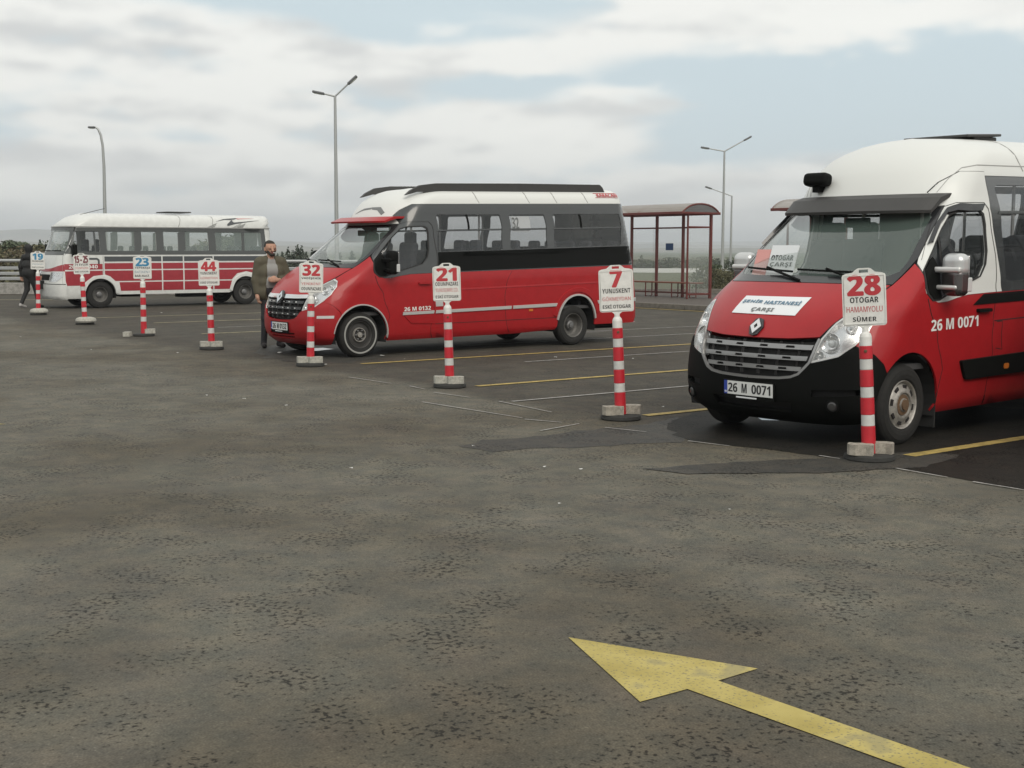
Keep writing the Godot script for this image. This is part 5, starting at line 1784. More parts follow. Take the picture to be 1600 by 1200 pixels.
	skin(b, t, "front_stripe", red, sym(b, [nz(0, 1.00), nz(0.55, 1.02), v2(0.925, 1.02), v2(0.94, 1.21), nz(0.75, 1.17), nz(0.4, 1.10), nz(0, 1.08)]), {"h": 0.09, "off": 0.004, "thick": 0.004})
	skin(b, t, "windscreen_surround", frame, sym(b, [nz(0, 1.465), nz(0.9, 1.465), nz(0.94, 1.56), nz(0.915, 1.9), nz(0.905, 2.215), nz(0, 2.22)]), {"h": 0.09, "holes": [ws]})
	skin(b, t, "windscreen", M.green_glass, ws, {"h": 0.15, "off": -0.006, "thick": 0.0})
	skin(b, t, "bumper", white, sym(b, [nz(0, 0.66), nz(0.6, 0.66), v2(0.90, 0.66), v2(0.88, 0.30), v2(0.86, 0.27), nz(0.6, 0.26), nz(0, 0.26)]), {"h": 0.08, "off": 0.03, "thick": 0.04})
	for mirror in [false, true]:
		var out := dom(b, [nz(0.42, 0.985), nz(0.70, 1.0), v2(0.955, 1.0), v2(0.99, 0.86), nz(0.80, 0.74), nz(0.42, 0.73)])
		var h := part(t, "headlight", skin_mesh(b, out, [], 0.006, 0.006, 0.06, mirror), M.reflector)
		part(h, "lens", skin_mesh(b, out, [], 0.014, 0.008, 0.08, mirror), M.clear)
	skin(b, t, "grille", M.black_plastic, sym(b, [nz(0, 0.93), nz(0.38, 0.93), nz(0.38, 0.77), nz(0, 0.77)]), {"h": 0.08, "off": 0.006, "thick": 0.006})
	wipers_bus(t, b)
	# roof
	var half := dom(b, [nz(0, 2.225), nz(0.5, 2.225), nz(0.92, 2.23), v2(-5.1, 2.24), v2(tx(b, 2.24), 2.24)])
	half.append(Vector2(b.rear_s(3.35), 3.35))
	half.append(Vector2(0, 3.35))
	var whole := half.duplicate()
	for k in range(half.size() - 1, -1, -1):
		if absf(half[k].x) > 0.0001:
			whole.append(Vector2(-half[k].x, half[k].y))
	skin(b, t, "roof", white, whole, {"h": 0.13})
	for x in [-2.35, -3.35]:
		strip(b, t, "roof_seam", M.seam_pale, [v2(x, 2.25), v2(x, 2.7)], 0.01, 0.002)
	skin(b, t, "swoosh", slate, [v2(-3.50, 2.42), v2(-3.75, 2.50), v2(-4.15, 2.55), v2(-4.22, 2.53), v2(-4.0, 2.46), v2(-4.06, 2.40), v2(-4.9, 2.47), v2(-4.1, 2.36), v2(-3.86, 2.30), v2(-3.84, 2.34), v2(-4.0, 2.47), v2(-3.78, 2.475)], {"h": 0.06, "off": 0.004, "thick": 0.003})
	skin(b, t, "swoosh", M.ink_red, [v2(-4.15, 2.525), v2(-4.75, 2.54), v2(-4.2, 2.50)], {"h": 0.06, "off": 0.004, "thick": 0.003})
	var hb := Mb.new()
	add_rbox(hb, Vector3(-2.55, 2.69, -0.1), Vector3(0.75, 0.035, 0.8), 0.015)
	part(t, "roof_hatch", hb.done(), M.visor_grey)
	part(t, "aerial", tube([Vector3(0.25, 2.58, -0.3), Vector3(-0.45, 2.76, -0.3)], 0.008, 6), M.black_plastic)
	# gear
	for x in [-0.03, -4.38]:
		for left in [true, false]:
			wheel(t, x, left, "deep", 0.375, 0.95)
	well(t, -0.03, 0.445, 0.96, 0.38)
	well(t, -4.38, 0.445, 0.96, 0.39)
	var um := Mb.new()
	add_box(um, Vector3(-2.2, 0.44, 0), Vector3(6.0, 0.14, 1.3), Basis.IDENTITY)
	add_box(um, Vector3(-2.9, 0.36, -0.5), Vector3(0.9, 0.22, 0.4), Basis.IDENTITY)
	add_box(um, Vector3(-1.4, 0.36, 0.4), Vector3(0.7, 0.2, 0.5), Basis.IDENTITY)
	add_tube(um, [Vector3(-4.38, 0.375, -0.8), Vector3(-4.38, 0.375, 0.8)], 0.1, 10)
	add_tube(um, [Vector3(-0.03, 0.35, -0.8), Vector3(-0.03, 0.35, 0.8)], 0.06, 10)
	add_tube(um, [Vector3(-3.4, 0.33, -0.3), Vector3(-5.2, 0.31, -0.35)], 0.035, 8)
	part(t, "underbody", um.done(), M.under)
	var fm := Mb.new()
	add_box(fm, Vector3(-2.2, 0.78, 0), Vector3(5.8, 0.05, 1.84), Basis.IDENTITY)
	part(t, "cabin_floor", fm.done(), M.inside)
	var db := Mb.new()
	add_rbox(db, Vector3(0.72, 1.25, 0), Vector3(0.36, 0.5, 1.6), 0.06)
	part(t, "dashboard", db.done(), M.inside)
	for x in [0.05, -0.95, -1.7, -2.45, -3.2, -3.95, -4.7]:
		for z in [-0.68, -0.25, 0.66]:
			seat(t, x, z, 0.60 if x > 0 else 0.42)
	for x in [-0.2, -1.75, -3.35]:
		for z in [-0.88, 0.88]:
			part(t, "inner_pillar", rbox(Vector3(x, 1.85, z * 0.98), Vector3(0.14, 0.72, 0.05), 0.015), M.inside_pale)
	for q in [[-1.75, 0.84], [-2.5, 0.86], [-4.35, 0.84]]:
		part(t, "curtain", rbox(Vector3(q[0], 1.86, q[1]), Vector3(0.2, 0.56, 0.05), 0.02), M.inside_pale)
	for left in [true, false]:
		var sg := -1.0 if left else 1.0
		var mm := Mb.new()
		add_rbox(mm, Vector3(0.72, 1.58, sg * 1.16), Vector3(0.12, 0.36, 0.2), 0.05)
		var mr := part(t, "wing_mirror", mm.done(), M.black_plastic)
		part(mr, "mirror_arm", tube([Vector3(0.78, 1.72, sg * 0.93), Vector3(0.76, 1.66, sg * 1.1)], 0.02, 8), M.black_plastic)
	var wg := px(156, 481.5)
	place(t, wg - Vector3(sin(0.645), 0, cos(0.645)) * 0.95, 0.645)

func wipers_bus(t: Node3D, b: Hull) -> void:
	for q in [[-0.62, 0.0], [0.1, 0.7]]:
		var path := []
		for k in 5:
			var z := lerpf(q[0], q[1], k / 4.0)
			var s := b.sz(z, 1.58)
			path.append(b.at(s, 1.58) + b.normal(s, 1.58) * 0.02)
		part(t, "wiper", tube(path, 0.012, 6), M.black_plastic)

# ------------------------------------------------------------------ bay signs
func bay_signs() -> void:
	var plastic := mat("sign_plastic", lin(0.74, 0.74, 0.71), 0.45, 0.0, {"tex": M.dirt_tex, "world": false, "scale": 2.0})
	var tube_red := mat("post_red", lin(0.52, 0.022, 0.035), 0.4, 0.0, {"tex": M.dirt_tex, "world": false, "scale": 2.5})
	var tube_white := mat("post_white", lin(0.60, 0.60, 0.58), 0.4, 0.0, {"tex": M.dirt_tex, "world": false, "scale": 2.5})
	var conc := mat("paver", lin(0.36, 0.33, 0.28), 0.92, 0.0, {"tex": M.worn_tex, "world": false, "scale": 3.0})
	var pale_conc := mat("pale_block", lin(0.44, 0.43, 0.38), 0.92, 0.0, {"tex": M.worn_tex, "world": false, "scale": 3.0})
	var base_rub := mat("base_rubber", lin(0.03, 0.03, 0.028), 0.85, 0.0, {"tex": M.worn_tex, "world": false, "scale": 3.0})
	# pixel of the foot, lean in degrees (+ to the right), height factor, number, its colour, the three lines, kind of ballast
	var rows := [[1358, 718, -3.4, 1.0, "28", M.ink_red, ["OTOGAR", "HAMAMYOLU", "SÜMER"], 0, -0.04],
		[970, 655, -2.7, 0.99, "7", M.ink_red, ["YUNUSKENT", "GÖKMEYDAN", "ESKİ OTOGAR"], 1, 0.10],
		[703, 605, -1.6, 0.975, "21", M.ink_red, ["ODUNPAZARI", "YUNUSEMRE CD.", "ESKİ OTOGAR"], 2, 0.0],
		[485, 572, 1.3, 0.975, "32", M.ink_red, ["VADİŞEHİR", "YENİKENT", "ODUNPAZARI"], 2, 0.05],
		[331, 546, -1.0, 0.985, "44", M.ink_red, ["YUNUSKENT", "GÖKMEYDAN", "ESKİ OTOGAR"], 2, 0.0],
		[225, 525, 0.2, 1.015, "23", M.ink_blue, ["TEPEBAŞI", "BATIKENT", "BAR.HAST."], 3, 0.0],
		[133, 507, -1.6, 1.03, "15 - 25", M.ink_brown, ["71 EVLER", "ODUNPAZARI", "ESKİ OTOGAR"], 4, 0.0],
		[60, 492, 1.3, 1.06, "19", M.ink_blue, ["ODUNPAZARI", "VADİŞEHİR", "ESKİ OTOGAR"], 5, 0.0]]
	for r in rows:
		var p := px(r[0], r[1])
		var t := thing("bay_sign", "red and white sign post numbered %s, listing %s" % [{"28": "twenty-eight", "7": "seven", "21": "twenty-one", "32": "thirty-two", "44": "forty-four", "23": "twenty-three in blue", "15 - 25": "fifteen to twenty-five", "19": "nineteen in blue"}[r[4]], r[6][0]], "sign post", p, "sign posts in front of the bays")
		t.rotation = Vector3(0, atan2(-p.x, -p.z) + r[8], 0)
		var k: float = r[3]
		# ballast
		part(t, "base_disc", lathe([Vector2(0.0, 0.0), Vector2(0.19, 0.0), Vector2(0.2, 0.012), Vector2(0.195, 0.04), Vector2(0.16, 0.052), Vector2(0.0, 0.055)], Vector3.ZERO, Vector3.UP, 32), base_rub)
		var zig := [Vector2(-0.105, -0.055), Vector2(-0.05, -0.08), Vector2(0.05, -0.055), Vector2(0.11, -0.08), Vector2(0.125, 0.0), Vector2(0.105, 0.06), Vector2(0.05, 0.085), Vector2(-0.05, 0.06), Vector2(-0.105, 0.085), Vector2(-0.125, 0.01)]
		var spots: Array = [[[-0.075, 0.10, 0.06], [0.10, -0.04, -0.05]], [[-0.10, 0.06, 0.25], [0.12, -0.05, -0.15]], [[-0.105, 0.0, 0.05], [0.085, 0.05, 0.12]], [[-0.30, 0.02, 1.4], [0.13, 0.03, 0.1]]][r[7]] if r[7] < 4 else []
		if r[7] == 2 and r[4] == "21":
			spots = [[-0.11, 0.02, 0.0], [0.08, 0.07, 0.05]]
		for q in spots:
			var on := absf(q[0]) < 0.25
			part(t, "paver", prism(zig, Transform3D(Basis(Vector3.UP, q[2]) * Basis(Vector3.RIGHT, -PI / 2).scaled(Vector3(0.82, 1.0, 0.82)), Vector3(q[0] * (0.84 if on else 1.0), 0.052 if on else 0.0, q[1])), 0.085), conc if r[7] < 2 else pale_conc)
		if r[7] >= 4:
			part(t, "concrete_block", lathe([Vector2(0.0, 0.054), Vector2(0.21, 0.054), Vector2(0.225, 0.09), Vector2(0.20, 0.14), Vector2(0.12, 0.165), Vector2(0.0, 0.17)], Vector3(0.02, 0, 0.03), Vector3.UP, 9), pale_conc)
		# the banded tube leans with its board
		var lean := Basis(Vector3.BACK, deg_to_rad(-r[2]))
		var bands := [[0.05, 0.27, 0], [0.27, 0.36, 1], [0.36, 0.495, 0], [0.495, 0.58, 1], [0.58, 0.715, 0], [0.715, 0.80, 1], [0.80, 0.905, 0]]
		for q in bands:
			var r0 := lerpf(0.056, 0.050, q[0])
			var r1 := lerpf(0.056, 0.050, q[1])
			if q[2] == 1:
				r0 -= 0.002
				r1 -= 0.002
			var bn := part(t, "post_band", lathe([Vector2(r0 - 0.004, q[0] * k), Vector2(r0, q[0] * k + 0.004), Vector2(r1, q[1] * k - 0.004), Vector2(r1 - 0.004, q[1] * k)], Vector3.ZERO, Vector3.UP, 24), tube_white if q[2] == 1 else tube_red)
			bn.basis = lean
		var cap := part(t, "post_cap", lathe([Vector2(0.048, 0.905 * k), Vector2(0.048, 0.975 * k), Vector2(0.042, 0.995 * k), Vector2(0.026, 1.015 * k), Vector2(0.024, 1.05 * k)], Vector3.ZERO, Vector3.UP, 24), plastic)
		cap.basis = lean
		var bolt := part(t, "bolt", lathe([Vector2(0.014, 0.046), Vector2(0.012, 0.058), Vector2(0.0, 0.06)], Vector3(0, 0.865 * k, 0), Vector3.BACK, 10), M.rust)
		bolt.basis = lean
		# board
		var y0 := 1.062 * k
		var neck := part(t, "neck", prism([Vector2(-0.022, 1.02 * k), Vector2(0.022, 1.02 * k), Vector2(0.026, y0 - 0.02), Vector2(0.06, y0 + 0.006), Vector2(-0.06, y0 + 0.006), Vector2(-0.026, y0 - 0.02)], Transform3D(Basis.IDENTITY, Vector3(0, 0, -0.012)), 0.024), plastic)
		neck.basis = lean
		var w := 0.166
		var hh := 0.405
		var out := []
		out += [Vector2(-w + 0.02, 0), Vector2(w - 0.02, 0), Vector2(w - 0.006, 0.006), Vector2(w, 0.02), Vector2(w, hh - 0.02), Vector2(w - 0.006, hh - 0.004), Vector2(w - 0.03, hh + 0.006), Vector2(0.085, hh + 0.014), Vector2(0.055, hh + 0.04), Vector2(0.04, hh + 0.046), Vector2(0.0005, hh + 0.046),
			Vector2(0.0005, hh + 0.034), Vector2(0.035, hh + 0.034), Vector2(0.035, hh + 0.01), Vector2(-0.035, hh + 0.01), Vector2(-0.035, hh + 0.034), Vector2(-0.0005, hh + 0.034),
			Vector2(-0.0005, hh + 0.046), Vector2(-0.04, hh + 0.046), Vector2(-0.055, hh + 0.04), Vector2(-0.085, hh + 0.014), Vector2(-w + 0.03, hh + 0.006), Vector2(-w + 0.006, hh - 0.004), Vector2(-w, hh - 0.02), Vector2(-w, 0.02), Vector2(-w + 0.006, 0.006)]
		var bd := part(t, "sign_board", prism(out, Transform3D(Basis.IDENTITY, Vector3(0, y0, -0.01)), 0.022), plastic)
		bd.basis = lean
		var edge := Mb.new()
		var loop := [Vector3(-w + 0.012, y0 + 0.014, 0.012), Vector3(w - 0.012, y0 + 0.014, 0.012), Vector3(w - 0.012, y0 + hh - 0.012, 0.012), Vector3(-w + 0.012, y0 + hh - 0.012, 0.012), Vector3(-w + 0.012, y0 + 0.014, 0.012)]
		add_tube(edge, loop, 0.006, 6, false)
		part(bd, "board_rim", edge.done(), plastic)
		var nw: float = {"28": 0.245, "7": 0.11, "15 - 25": 0.27}.get(r[4], 0.235)
		var dy := 0.0
		for o in [Vector2(-0.006, 0), Vector2(0.006, 0), Vector2(0, -0.005), Vector2(0, 0.005)]:
			lettering(bd, r[4], Vector3(o.x, y0 + 0.318 + o.y, 0.0125 + dy), Vector3.RIGHT, Vector3.UP, nw, 0.155, r[5])
			dy += 0.0003
		var blue: bool = r[5] == M.ink_blue
		for j in 3:
			var words: String = r[6][j]
			var m: Material = (M.ink_slate if blue else M.ink_red) if j == 1 else M.ink
			lettering(bd, words, Vector3(0, y0 + [0.203, 0.130, 0.056][j], 0.0125), Vector3.RIGHT, Vector3.UP, clampf(words.length() * 0.036, 0.18, 0.272), 0.044, m, 0.0, 700 if j != 1 else 400)

# ------------------------------------------------------------------ people
func sdf(bones: Array, cell: float, blend: float, cuts := []) -> ArrayMesh:
	# bones: [a, b, radius a, radius b, colour]; the skin of their smooth union, as surface nets
	var lo := Vector3.ONE * 1e9
	var hi := -lo
	for q in bones:
		var r: float = maxf(q[2], q[3]) + blend + cell * 3
		lo = lo.min(q[0] - Vector3.ONE * r).min(q[1] - Vector3.ONE * r)
		hi = hi.max(q[0] + Vector3.ONE * r).max(q[1] + Vector3.ONE * r)
	var n := Vector3i(((hi - lo) / cell).ceil()) + Vector3i.ONE
	var f := PackedFloat32Array()
	f.resize(n.x * n.y * n.z)
	f.fill(1.0)
	var own := PackedByteArray()
	own.resize(f.size())
	var best := PackedFloat32Array()
	best.resize(f.size())
	best.fill(9.0)
	for bi in bones.size():
		var q: Array = bones[bi]
		var a: Vector3 = q[0]
		var ab: Vector3 = q[1] - a
		var l2 := maxf(ab.length_squared(), 1e-9)
		var r: float = maxf(q[2], q[3]) + blend + cell * 2
		var s := Vector3i(((a.min(q[1]) - Vector3.ONE * r - lo) / cell).floor()).clamp(Vector3i.ZERO, n - Vector3i.ONE)
		var e := Vector3i(((a.max(q[1]) + Vector3.ONE * r - lo) / cell).ceil()).clamp(Vector3i.ZERO, n - Vector3i.ONE)
		var ra: float = q[2]
		var rb: float = q[3]
		for z in range(s.z, e.z + 1):
			for y in range(s.y, e.y + 1):
				for x in range(s.x, e.x + 1):
					var p := lo + Vector3(x, y, z) * cell
					var t := clampf((p - a).dot(ab) / l2, 0.0, 1.0)
					var d := p.distance_to(a + ab * t) - lerpf(ra, rb, t)
					var k := (z * n.y + y) * n.x + x
					if d < best[k]:
						best[k] = d
						own[k] = bi
					var g := f[k]
					var h := maxf(blend - absf(g - d), 0.0) / blend
					f[k] = minf(g, d) - h * h * blend * 0.25
	for q in cuts:
		var a: Vector3 = q[0]
		var ab: Vector3 = q[1] - a
		var l2 := maxf(ab.length_squared(), 1e-9)
		for z in n.z:
			for y in n.y:
				for x in n.x:
					var k := (z * n.y + y) * n.x + x
					if f[k] < 0.1:
						var p := lo + Vector3(x, y, z) * cell
						var t := clampf((p - a).dot(ab) / l2, 0.0, 1.0)
						f[k] = maxf(f[k], lerpf(q[2], q[3], t) - p.distance_to(a + ab * t))
	var id := {}
	var mb := Mb.new()
	var corner := [Vector3i(0, 0, 0), Vector3i(1, 0, 0), Vector3i(0, 1, 0), Vector3i(1, 1, 0), Vector3i(0, 0, 1), Vector3i(1, 0, 1), Vector3i(0, 1, 1), Vector3i(1, 1, 1)]
	var edges := [[0, 1], [2, 3], [4, 5], [6, 7], [0, 2], [1, 3], [4, 6], [5, 7], [0, 4], [1, 5], [2, 6], [3, 7]]
	var step := [0, 1, n.x, n.x + 1, n.x * n.y, n.x * n.y + 1, n.x * n.y + n.x, n.x * n.y + n.x + 1]
	for z in n.z - 1:
		for y in n.y - 1:
			for x in n.x - 1:
				var k := (z * n.y + y) * n.x + x
				var inside := 0
				for c in 8:
					if f[k + step[c]] < 0.0:
						inside += 1
				if inside == 0 or inside == 8:
					continue
				var sum := Vector3.ZERO
				var cnt := 0
				for e in edges:
					var va := f[k + step[e[0]]]
					var vb := f[k + step[e[1]]]
					if (va < 0.0) != (vb < 0.0):
						sum += Vector3(corner[e[0]]).lerp(Vector3(corner[e[1]]), va / (va - vb))
						cnt += 1
				var p := sum / cnt
				var g := Vector3(f[k + 1] - f[k] + f[k + step[7]] - f[k + step[6]], f[k + step[2]] - f[k] + f[k + step[7]] - f[k + step[5]], f[k + step[4]] - f[k] + f[k + step[7]] - f[k + step[3]])
				id[k] = mb.vert(lo + (Vector3(x, y, z) + p) * cell, g.normalized())
				var col: Vector3 = bones[own[k]][4]
				mb.c.append(Color(col.x, col.y, col.z))
	var sx := 1
	var sy := n.x
	var sz := n.x * n.y
	for z in range(1, n.z - 1):
		for y in range(1, n.y - 1):
			for x in range(1, n.x - 1):
				var k := (z * n.y + y) * n.x + x
				var a := f[k] < 0.0
				if a != (f[k + sx] < 0.0):
					quad(mb, id, k, k - sy, k - sy - sz, k - sz)
				if a != (f[k + sy] < 0.0):
					quad(mb, id, k, k - sx, k - sx - sz, k - sz)
				if a != (f[k + sz] < 0.0):
					quad(mb, id, k, k - sx, k - sx - sy, k - sy)
	return mb.done()

func quad(mb: Mb, id: Dictionary, a: int, b: int, c: int, d: int) -> void:
	if id.has(a) and id.has(b) and id.has(c) and id.has(d):
		mb.face(id[a], id[b], id[c])
		mb.face(id[a], id[c], id[d])

func hand(bones: Array, wrist: Vector3, dir: Vector3, palm: Vector3, col: Vector3, left: bool) -> void:
	# a relaxed hand: palm, four curled fingers, a thumb from the side of the palm
	var across := dir.cross(palm).normalized() * (-1.0 if left else 1.0)
	var mid := wrist + dir * 0.05
	bones.append([wrist, mid + across * 0.012, 0.027, 0.03, col])
	bones.append([wrist, mid - across * 0.014, 0.027, 0.028, col])
	var ln := [0.066, 0.076, 0.070, 0.054]
	for k in 4:
		var o := mid + dir * 0.03 + across * (0.030 - 0.02 * k)
		var j1: Vector3 = o + (dir * 0.9 + palm * 0.3).normalized() * ln[k] * 0.5
		var j2: Vector3 = j1 + (dir * 0.6 + palm * 0.75).normalized() * ln[k] * 0.5
		bones.append([o - dir * 0.02, j1, 0.0105, 0.0095, col])
		bones.append([j1, j2, 0.0095, 0.008, col])
	var th := wrist + dir * 0.025 + across * 0.03
	var t1 := th + (dir * 0.7 + across * 0.6 + palm * 0.2).normalized() * 0.035
	bones.append([th, t1, 0.014, 0.012, col])
	bones.append([t1, t1 + (dir * 0.95 + palm * 0.3).normalized() * 0.032, 0.012, 0.009, col])

func figure(label: String, at: Vector3, yaw: float) -> Node3D:
	var t := thing("person", label, "person", at)
	t.rotation.y = yaw
	return t

func people() -> void:
	var pm := mat("cloth_and_skin", Color.WHITE, 0.8, 0.0, {"vc": true})
	var skin_c := Vector3(0.40, 0.235, 0.165)
	var V := func(x: float, y: float, z: float) -> Vector3: return Vector3(x, y, z)
	# --- the man: faces the camera (+z), +x is the picture's right
	var t := figure("man in an open olive jacket and grey shirt smoking behind the red van", px(425, 543), atan2(4.03, 21.43) * 1.0 + 0.25)
	var shirt := Vector3(0.24, 0.24, 0.235)
	var pants := Vector3(0.018, 0.018, 0.022)
	var shoe := Vector3(0.012, 0.011, 0.011)
	var B := []
	B.append([V.call(-0.09, 0.90, 0), V.call(-0.115, 0.50, 0.02), 0.092, 0.062, pants])
	B.append([V.call(-0.115, 0.50, 0.02), V.call(-0.13, 0.10, -0.02), 0.062, 0.05, pants])
	B.append([V.call(0.09, 0.90, 0), V.call(0.12, 0.50, 0.03), 0.092, 0.062, pants])
	B.append([V.call(0.12, 0.50, 0.03), V.call(0.14, 0.10, -0.01), 0.062, 0.05, pants])
	for s in [-1.0, 1.0]:
		B.append([V.call(s * 0.132, 0.055, -0.05), V.call(s * 0.16, 0.04, 0.15), 0.045, 0.038, shoe])
	B.append([V.call(-0.06, 0.96, 0), V.call(0.06, 0.96, 0), 0.13, 0.13, pants])
	B.append([V.call(-0.05, 1.08, 0.02), V.call(0.05, 1.08, 0.02), 0.135, 0.135, shirt])
	B.append([V.call(-0.06, 1.28, 0.0), V.call(0.06, 1.28, 0.0), 0.135, 0.135, shirt])
	B.append([V.call(-0.14, 1.42, -0.01), V.call(0.14, 1.42, -0.01), 0.08, 0.08, shirt])
	B.append([V.call(0, 1.44, -0.01), V.call(0.0, 1.56, 0.015), 0.06, 0.055, skin_c])
	# arms: his right hangs, his left is bent across the belly
	B.append([V.call(-0.19, 1.41, -0.01), V.call(-0.25, 1.13, -0.02), 0.058, 0.046, shirt])
	B.append([V.call(-0.25, 1.13, -0.02), V.call(-0.24, 0.90, 0.03), 0.044, 0.032, skin_c])
	hand(B, V.call(-0.24, 0.88, 0.035), Vector3(0.05, -0.97, 0.2).normalized(), Vector3(0.9, 0.1, 0.2).normalized(), skin_c, false)
	B.append([V.call(0.19, 1.41, -0.01), V.call(0.29, 1.15, 0.02), 0.058, 0.047, shirt])
	B.append([V.call(0.29, 1.15, 0.02), V.call(0.06, 1.13, 0.22), 0.044, 0.031, skin_c])
	hand(B, V.call(0.05, 1.13, 0.225), Vector3(-0.95, 0.12, 0.15).normalized(), Vector3(-0.1, -0.1, -1).normalized(), skin_c, true)
	part(t, "body", sdf(B, 0.0125, 0.03), pm)
	var Hd := []
	Hd.append([V.call(0, 1.665, 0.0), V.call(0, 1.675, 0.01), 0.092, 0.094, skin_c])
	Hd.append([V.call(0, 1.60, 0.035), V.call(0, 1.575, 0.055), 0.068, 0.048, skin_c])
	Hd.append([V.call(0, 1.55, -0.005), V.call(0.0, 1.60, 0.0), 0.055, 0.06, skin_c])
	Hd.append([V.call(0, 1.655, 0.10), V.call(0, 1.615, 0.122), 0.013, 0.019, skin_c])
	Hd.append([V.call(-0.042, 1.668, 0.082), V.call(0.042, 1.668, 0.082), 0.018, 0.018, skin_c])
	for s in [-1.0, 1.0]:
		Hd.append([V.call(s * 0.093, 1.66, -0.005), V.call(s * 0.095, 1.62, 0.0), 0.016, 0.012, skin_c])
		Hd.append([V.call(s * 0.033, 1.645, 0.089), V.call(s * 0.035, 1.645, 0.089), 0.008, 0.008, Vector3(0.10, 0.06, 0.05)])
	Hd.append([V.call(-0.02, 1.582, 0.104), V.call(0.02, 1.582, 0.104), 0.009, 0.009, Vector3(0.24, 0.09, 0.08)])
	var hd := part(t, "head", sdf(Hd, 0.006, 0.018), pm)
	hd.rotation.y = 0.1
	var hair := Vector3(0.02, 0.016, 0.014)
	part(hd, "hair", sdf([[V.call(0, 1.70, -0.025), V.call(0, 1.705, 0.01), 0.092, 0.080, hair], [V.call(0, 1.63, -0.05), V.call(0, 1.68, -0.04), 0.075, 0.08, hair], [V.call(-0.082, 1.66, 0.0), V.call(-0.08, 1.70, 0.01), 0.02, 0.022, hair], [V.call(0.082, 1.66, 0.0), V.call(0.08, 1.70, 0.01), 0.02, 0.022, hair], [V.call(-0.045, 1.678, 0.094), V.call(-0.018, 1.68, 0.1), 0.007, 0.007, hair], [V.call(0.018, 1.68, 0.1), V.call(0.045, 1.678, 0.094), 0.007, 0.007, hair]], 0.007, 0.012), pm)
	part(hd, "beard", sdf([[V.call(-0.055, 1.60, 0.045), V.call(-0.02, 1.552, 0.085), 0.026, 0.026, hair], [V.call(0.055, 1.60, 0.045), V.call(0.02, 1.552, 0.085), 0.026, 0.026, hair], [V.call(-0.03, 1.597, 0.104), V.call(0.03, 1.597, 0.104), 0.008, 0.008, hair], [V.call(-0.02, 1.55, 0.09), V.call(0.02, 1.55, 0.09), 0.025, 0.025, hair]], 0.006, 0.012), pm)
	var J := Vector3(0.075, 0.070, 0.045)
	part(t, "jacket", sdf([[V.call(-0.08, 0.93, -0.01), V.call(0.08, 0.93, -0.01), 0.165, 0.165, J], [V.call(-0.075, 1.25, -0.01), V.call(0.075, 1.25, -0.01), 0.162, 0.162, J], [V.call(-0.08, 1.1, -0.01), V.call(0.08, 1.1, -0.01), 0.16, 0.16, J], [V.call(-0.15, 1.43, -0.02), V.call(0.15, 1.43, -0.02), 0.095, 0.095, J],
		[V.call(-0.195, 1.42, -0.01), V.call(-0.255, 1.13, -0.02), 0.082, 0.068, J], [V.call(-0.255, 1.13, -0.02), V.call(-0.242, 0.93, 0.025), 0.068, 0.054, J], [V.call(0.195, 1.42, -0.01), V.call(0.295, 1.15, 0.02), 0.082, 0.070, J], [V.call(0.295, 1.15, 0.02), V.call(0.14, 1.135, 0.16), 0.068, 0.055, J], [V.call(-0.07, 1.49, -0.03), V.call(0.07, 1.49, -0.03), 0.045, 0.045, J]], 0.0125, 0.035,
		[[V.call(-0.02, 0.7, 0.20), V.call(0.0, 1.30, 0.17), 0.13, 0.10], [V.call(0, 1.30, 0.17), V.call(0, 1.52, 0.09), 0.10, 0.075]]), pm)
	part(t, "cigarette", tube([V.call(0.018, 1.583, 0.118), V.call(0.055, 1.578, 0.175)], 0.0045, 6), mat("cigarette_paper", lin(0.8, 0.8, 0.78), 0.8))
	# --- the woman: walks away to the left, in black from head to foot
	var k := Vector3(0.013, 0.013, 0.014)
	var grey_shoe := Vector3(0.35, 0.34, 0.33)
	var w := figure("person in black clothes and hood walking away past the old minibus", px(47, 481), 0.0)
	w.rotation.y = PI * 0.82
	var W := []
	W.append([V.call(-0.085, 0.92, 0), V.call(-0.10, 0.52, 0.14), 0.105, 0.07, k])
	W.append([V.call(-0.10, 0.52, 0.14), V.call(-0.10, 0.12, 0.20), 0.07, 0.05, k])
	W.append([V.call(0.085, 0.92, 0), V.call(0.09, 0.52, 0.0), 0.105, 0.07, k])
	W.append([V.call(0.09, 0.52, 0.0), V.call(0.09, 0.14, -0.20), 0.07, 0.05, k])
	W.append([V.call(-0.10, 0.05, 0.17), V.call(-0.10, 0.035, 0.34), 0.042, 0.035, k])
	W.append([V.call(0.09, 0.08, -0.24), V.call(0.09, 0.035, -0.08), 0.042, 0.035, grey_shoe])
	W.append([V.call(-0.06, 0.98, 0), V.call(0.06, 0.98, 0), 0.15, 0.15, k])
	W.append([V.call(-0.05, 1.18, 0), V.call(0.05, 1.18, 0), 0.14, 0.14, k])
	W.append([V.call(-0.12, 1.40, 0.0), V.call(0.12, 1.40, 0.0), 0.09, 0.09, k])
	W.append([V.call(0, 1.45, 0.0), V.call(0, 1.55, 0.02), 0.075, 0.08, k])
	W.append([V.call(0, 1.63, 0.015), V.call(0, 1.655, 0.01), 0.105, 0.105, k])
	W.append([V.call(0, 1.60, 0.07), V.call(0, 1.65, 0.075), 0.06, 0.065, skin_c])
	W.append([V.call(0.17, 1.40, 0.0), V.call(0.26, 1.14, -0.06), 0.075, 0.062, k])
	W.append([V.call(0.26, 1.14, -0.06), V.call(0.30, 0.90, -0.02), 0.062, 0.048, k])
	hand(W, V.call(0.305, 0.88, -0.015), Vector3(0.1, -0.98, 0.15).normalized(), Vector3(-0.9, 0, 0.2).normalized(), skin_c, true)
	W.append([V.call(-0.17, 1.40, 0.0), V.call(-0.25, 1.14, 0.04), 0.075, 0.062, k])
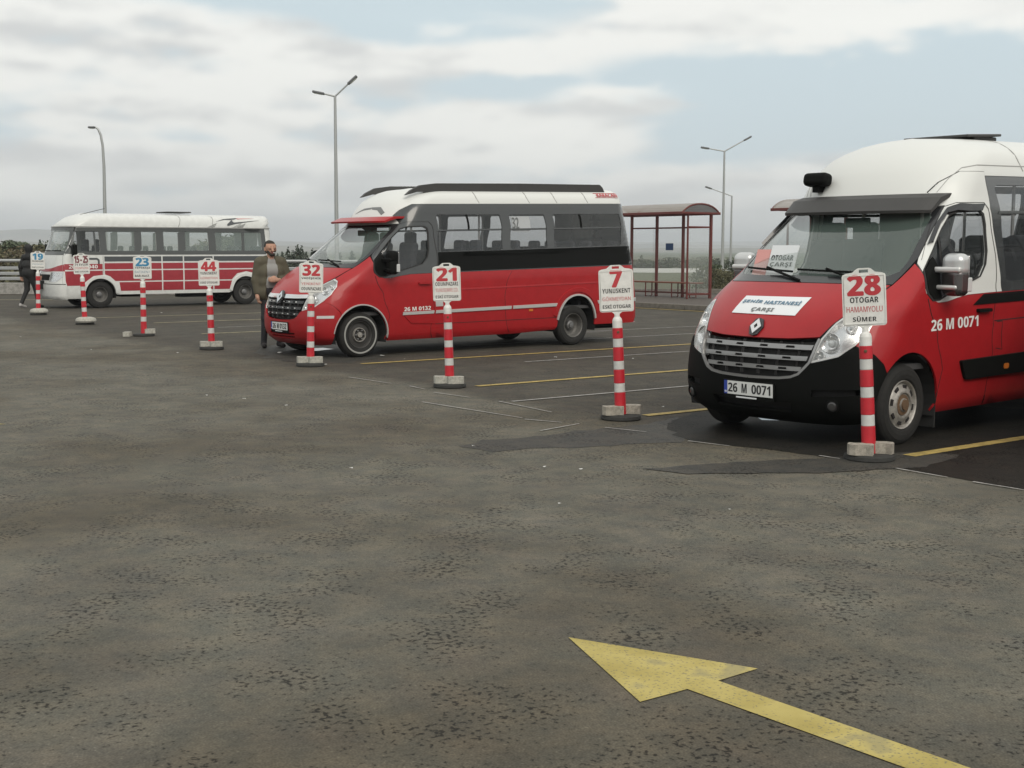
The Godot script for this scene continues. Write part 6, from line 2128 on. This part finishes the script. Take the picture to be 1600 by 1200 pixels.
	W.append([V.call(-0.25, 1.14, 0.04), V.call(-0.30, 0.92, 0.10), 0.062, 0.048, k])
	hand(W, V.call(-0.305, 0.90, 0.105), Vector3(-0.1, -0.98, 0.15).normalized(), Vector3(0.9, 0, 0.2).normalized(), skin_c, false)
	part(w, "body", sdf(W, 0.0145, 0.04), pm)
	var bag := thing("handbag", "black handbag held by the person in black", "handbag", w.position + w.basis * Vector3(-0.33, 0.52, 0.11))
	bag.rotation.y = w.rotation.y
	var leather := mat("leather", lin(0.012, 0.012, 0.013), 0.45)
	part(bag, "pouch", rbox(Vector3(0, 0.12, 0), Vector3(0.12, 0.24, 0.30), 0.035), leather)
	part(bag, "handle", tube([Vector3(0, 0.22, -0.09), Vector3(0.0, 0.30, -0.07), Vector3(0.0, 0.335, 0), Vector3(0.0, 0.30, 0.07), Vector3(0, 0.22, 0.09)], 0.008, 6), leather)

func litter() -> void:
	var m := mat("scrap_paper", lin(0.62, 0.62, 0.60), 0.9)
	var spots := [[850, 733, 0.05], [907, 737, 0.06], [549, 735, 0.05], [381, 626, 0.08], [447, 636, 0.05], [323, 620, 0.05], [32, 528, 0.10], [142, 548, 0.06], [278, 553, 0.07], [868, 560, 0.08], [989, 562, 0.06], [1036, 638, 0.05], [632, 563, 0.06], [597, 558, 0.14], [438, 553, 0.16], [252, 490, 0.14], [740, 700, 0.05], [1140, 800, 0.03], [508, 572, 0.10], [875, 791, 0.04]]
	var big := ["crumpled white paper scrap lying by the whitewalled front wheel", "flat pale paper scrap on the wet ground in front of the red van", "pale scrap of rag beside the base of sign post 32"]
	for q in spots:
		var mb := Mb.new()
		var s: float = q[2] * 0.36
		var c := mb.vert(Vector3(0, s * 0.3, 0), Vector3.UP)
		for k in 8:
			var a := TAU * k / 7
			var r := s * rng.randf_range(0.5, 1.1)
			mb.vert(Vector3(cos(a) * r, rng.randf_range(0.0, s * 0.35), sin(a) * r * 0.8), Vector3.UP)
		for k in 7:
			mb.face(c, c + 1 + k, c + 2 + k)
		var label := "tiny white paper scrap on the asphalt"
		var g := "paper scraps on the asphalt"
		if q[0] == 597:
			label = big[0]
		elif q[0] == 438:
			label = big[1]
		elif q[0] == 508:
			label = big[2]
		lone("paper_scrap", label, "litter", mb.done(), m, px(q[0], q[1]) + Vector3(0, 0.018, 0), g)
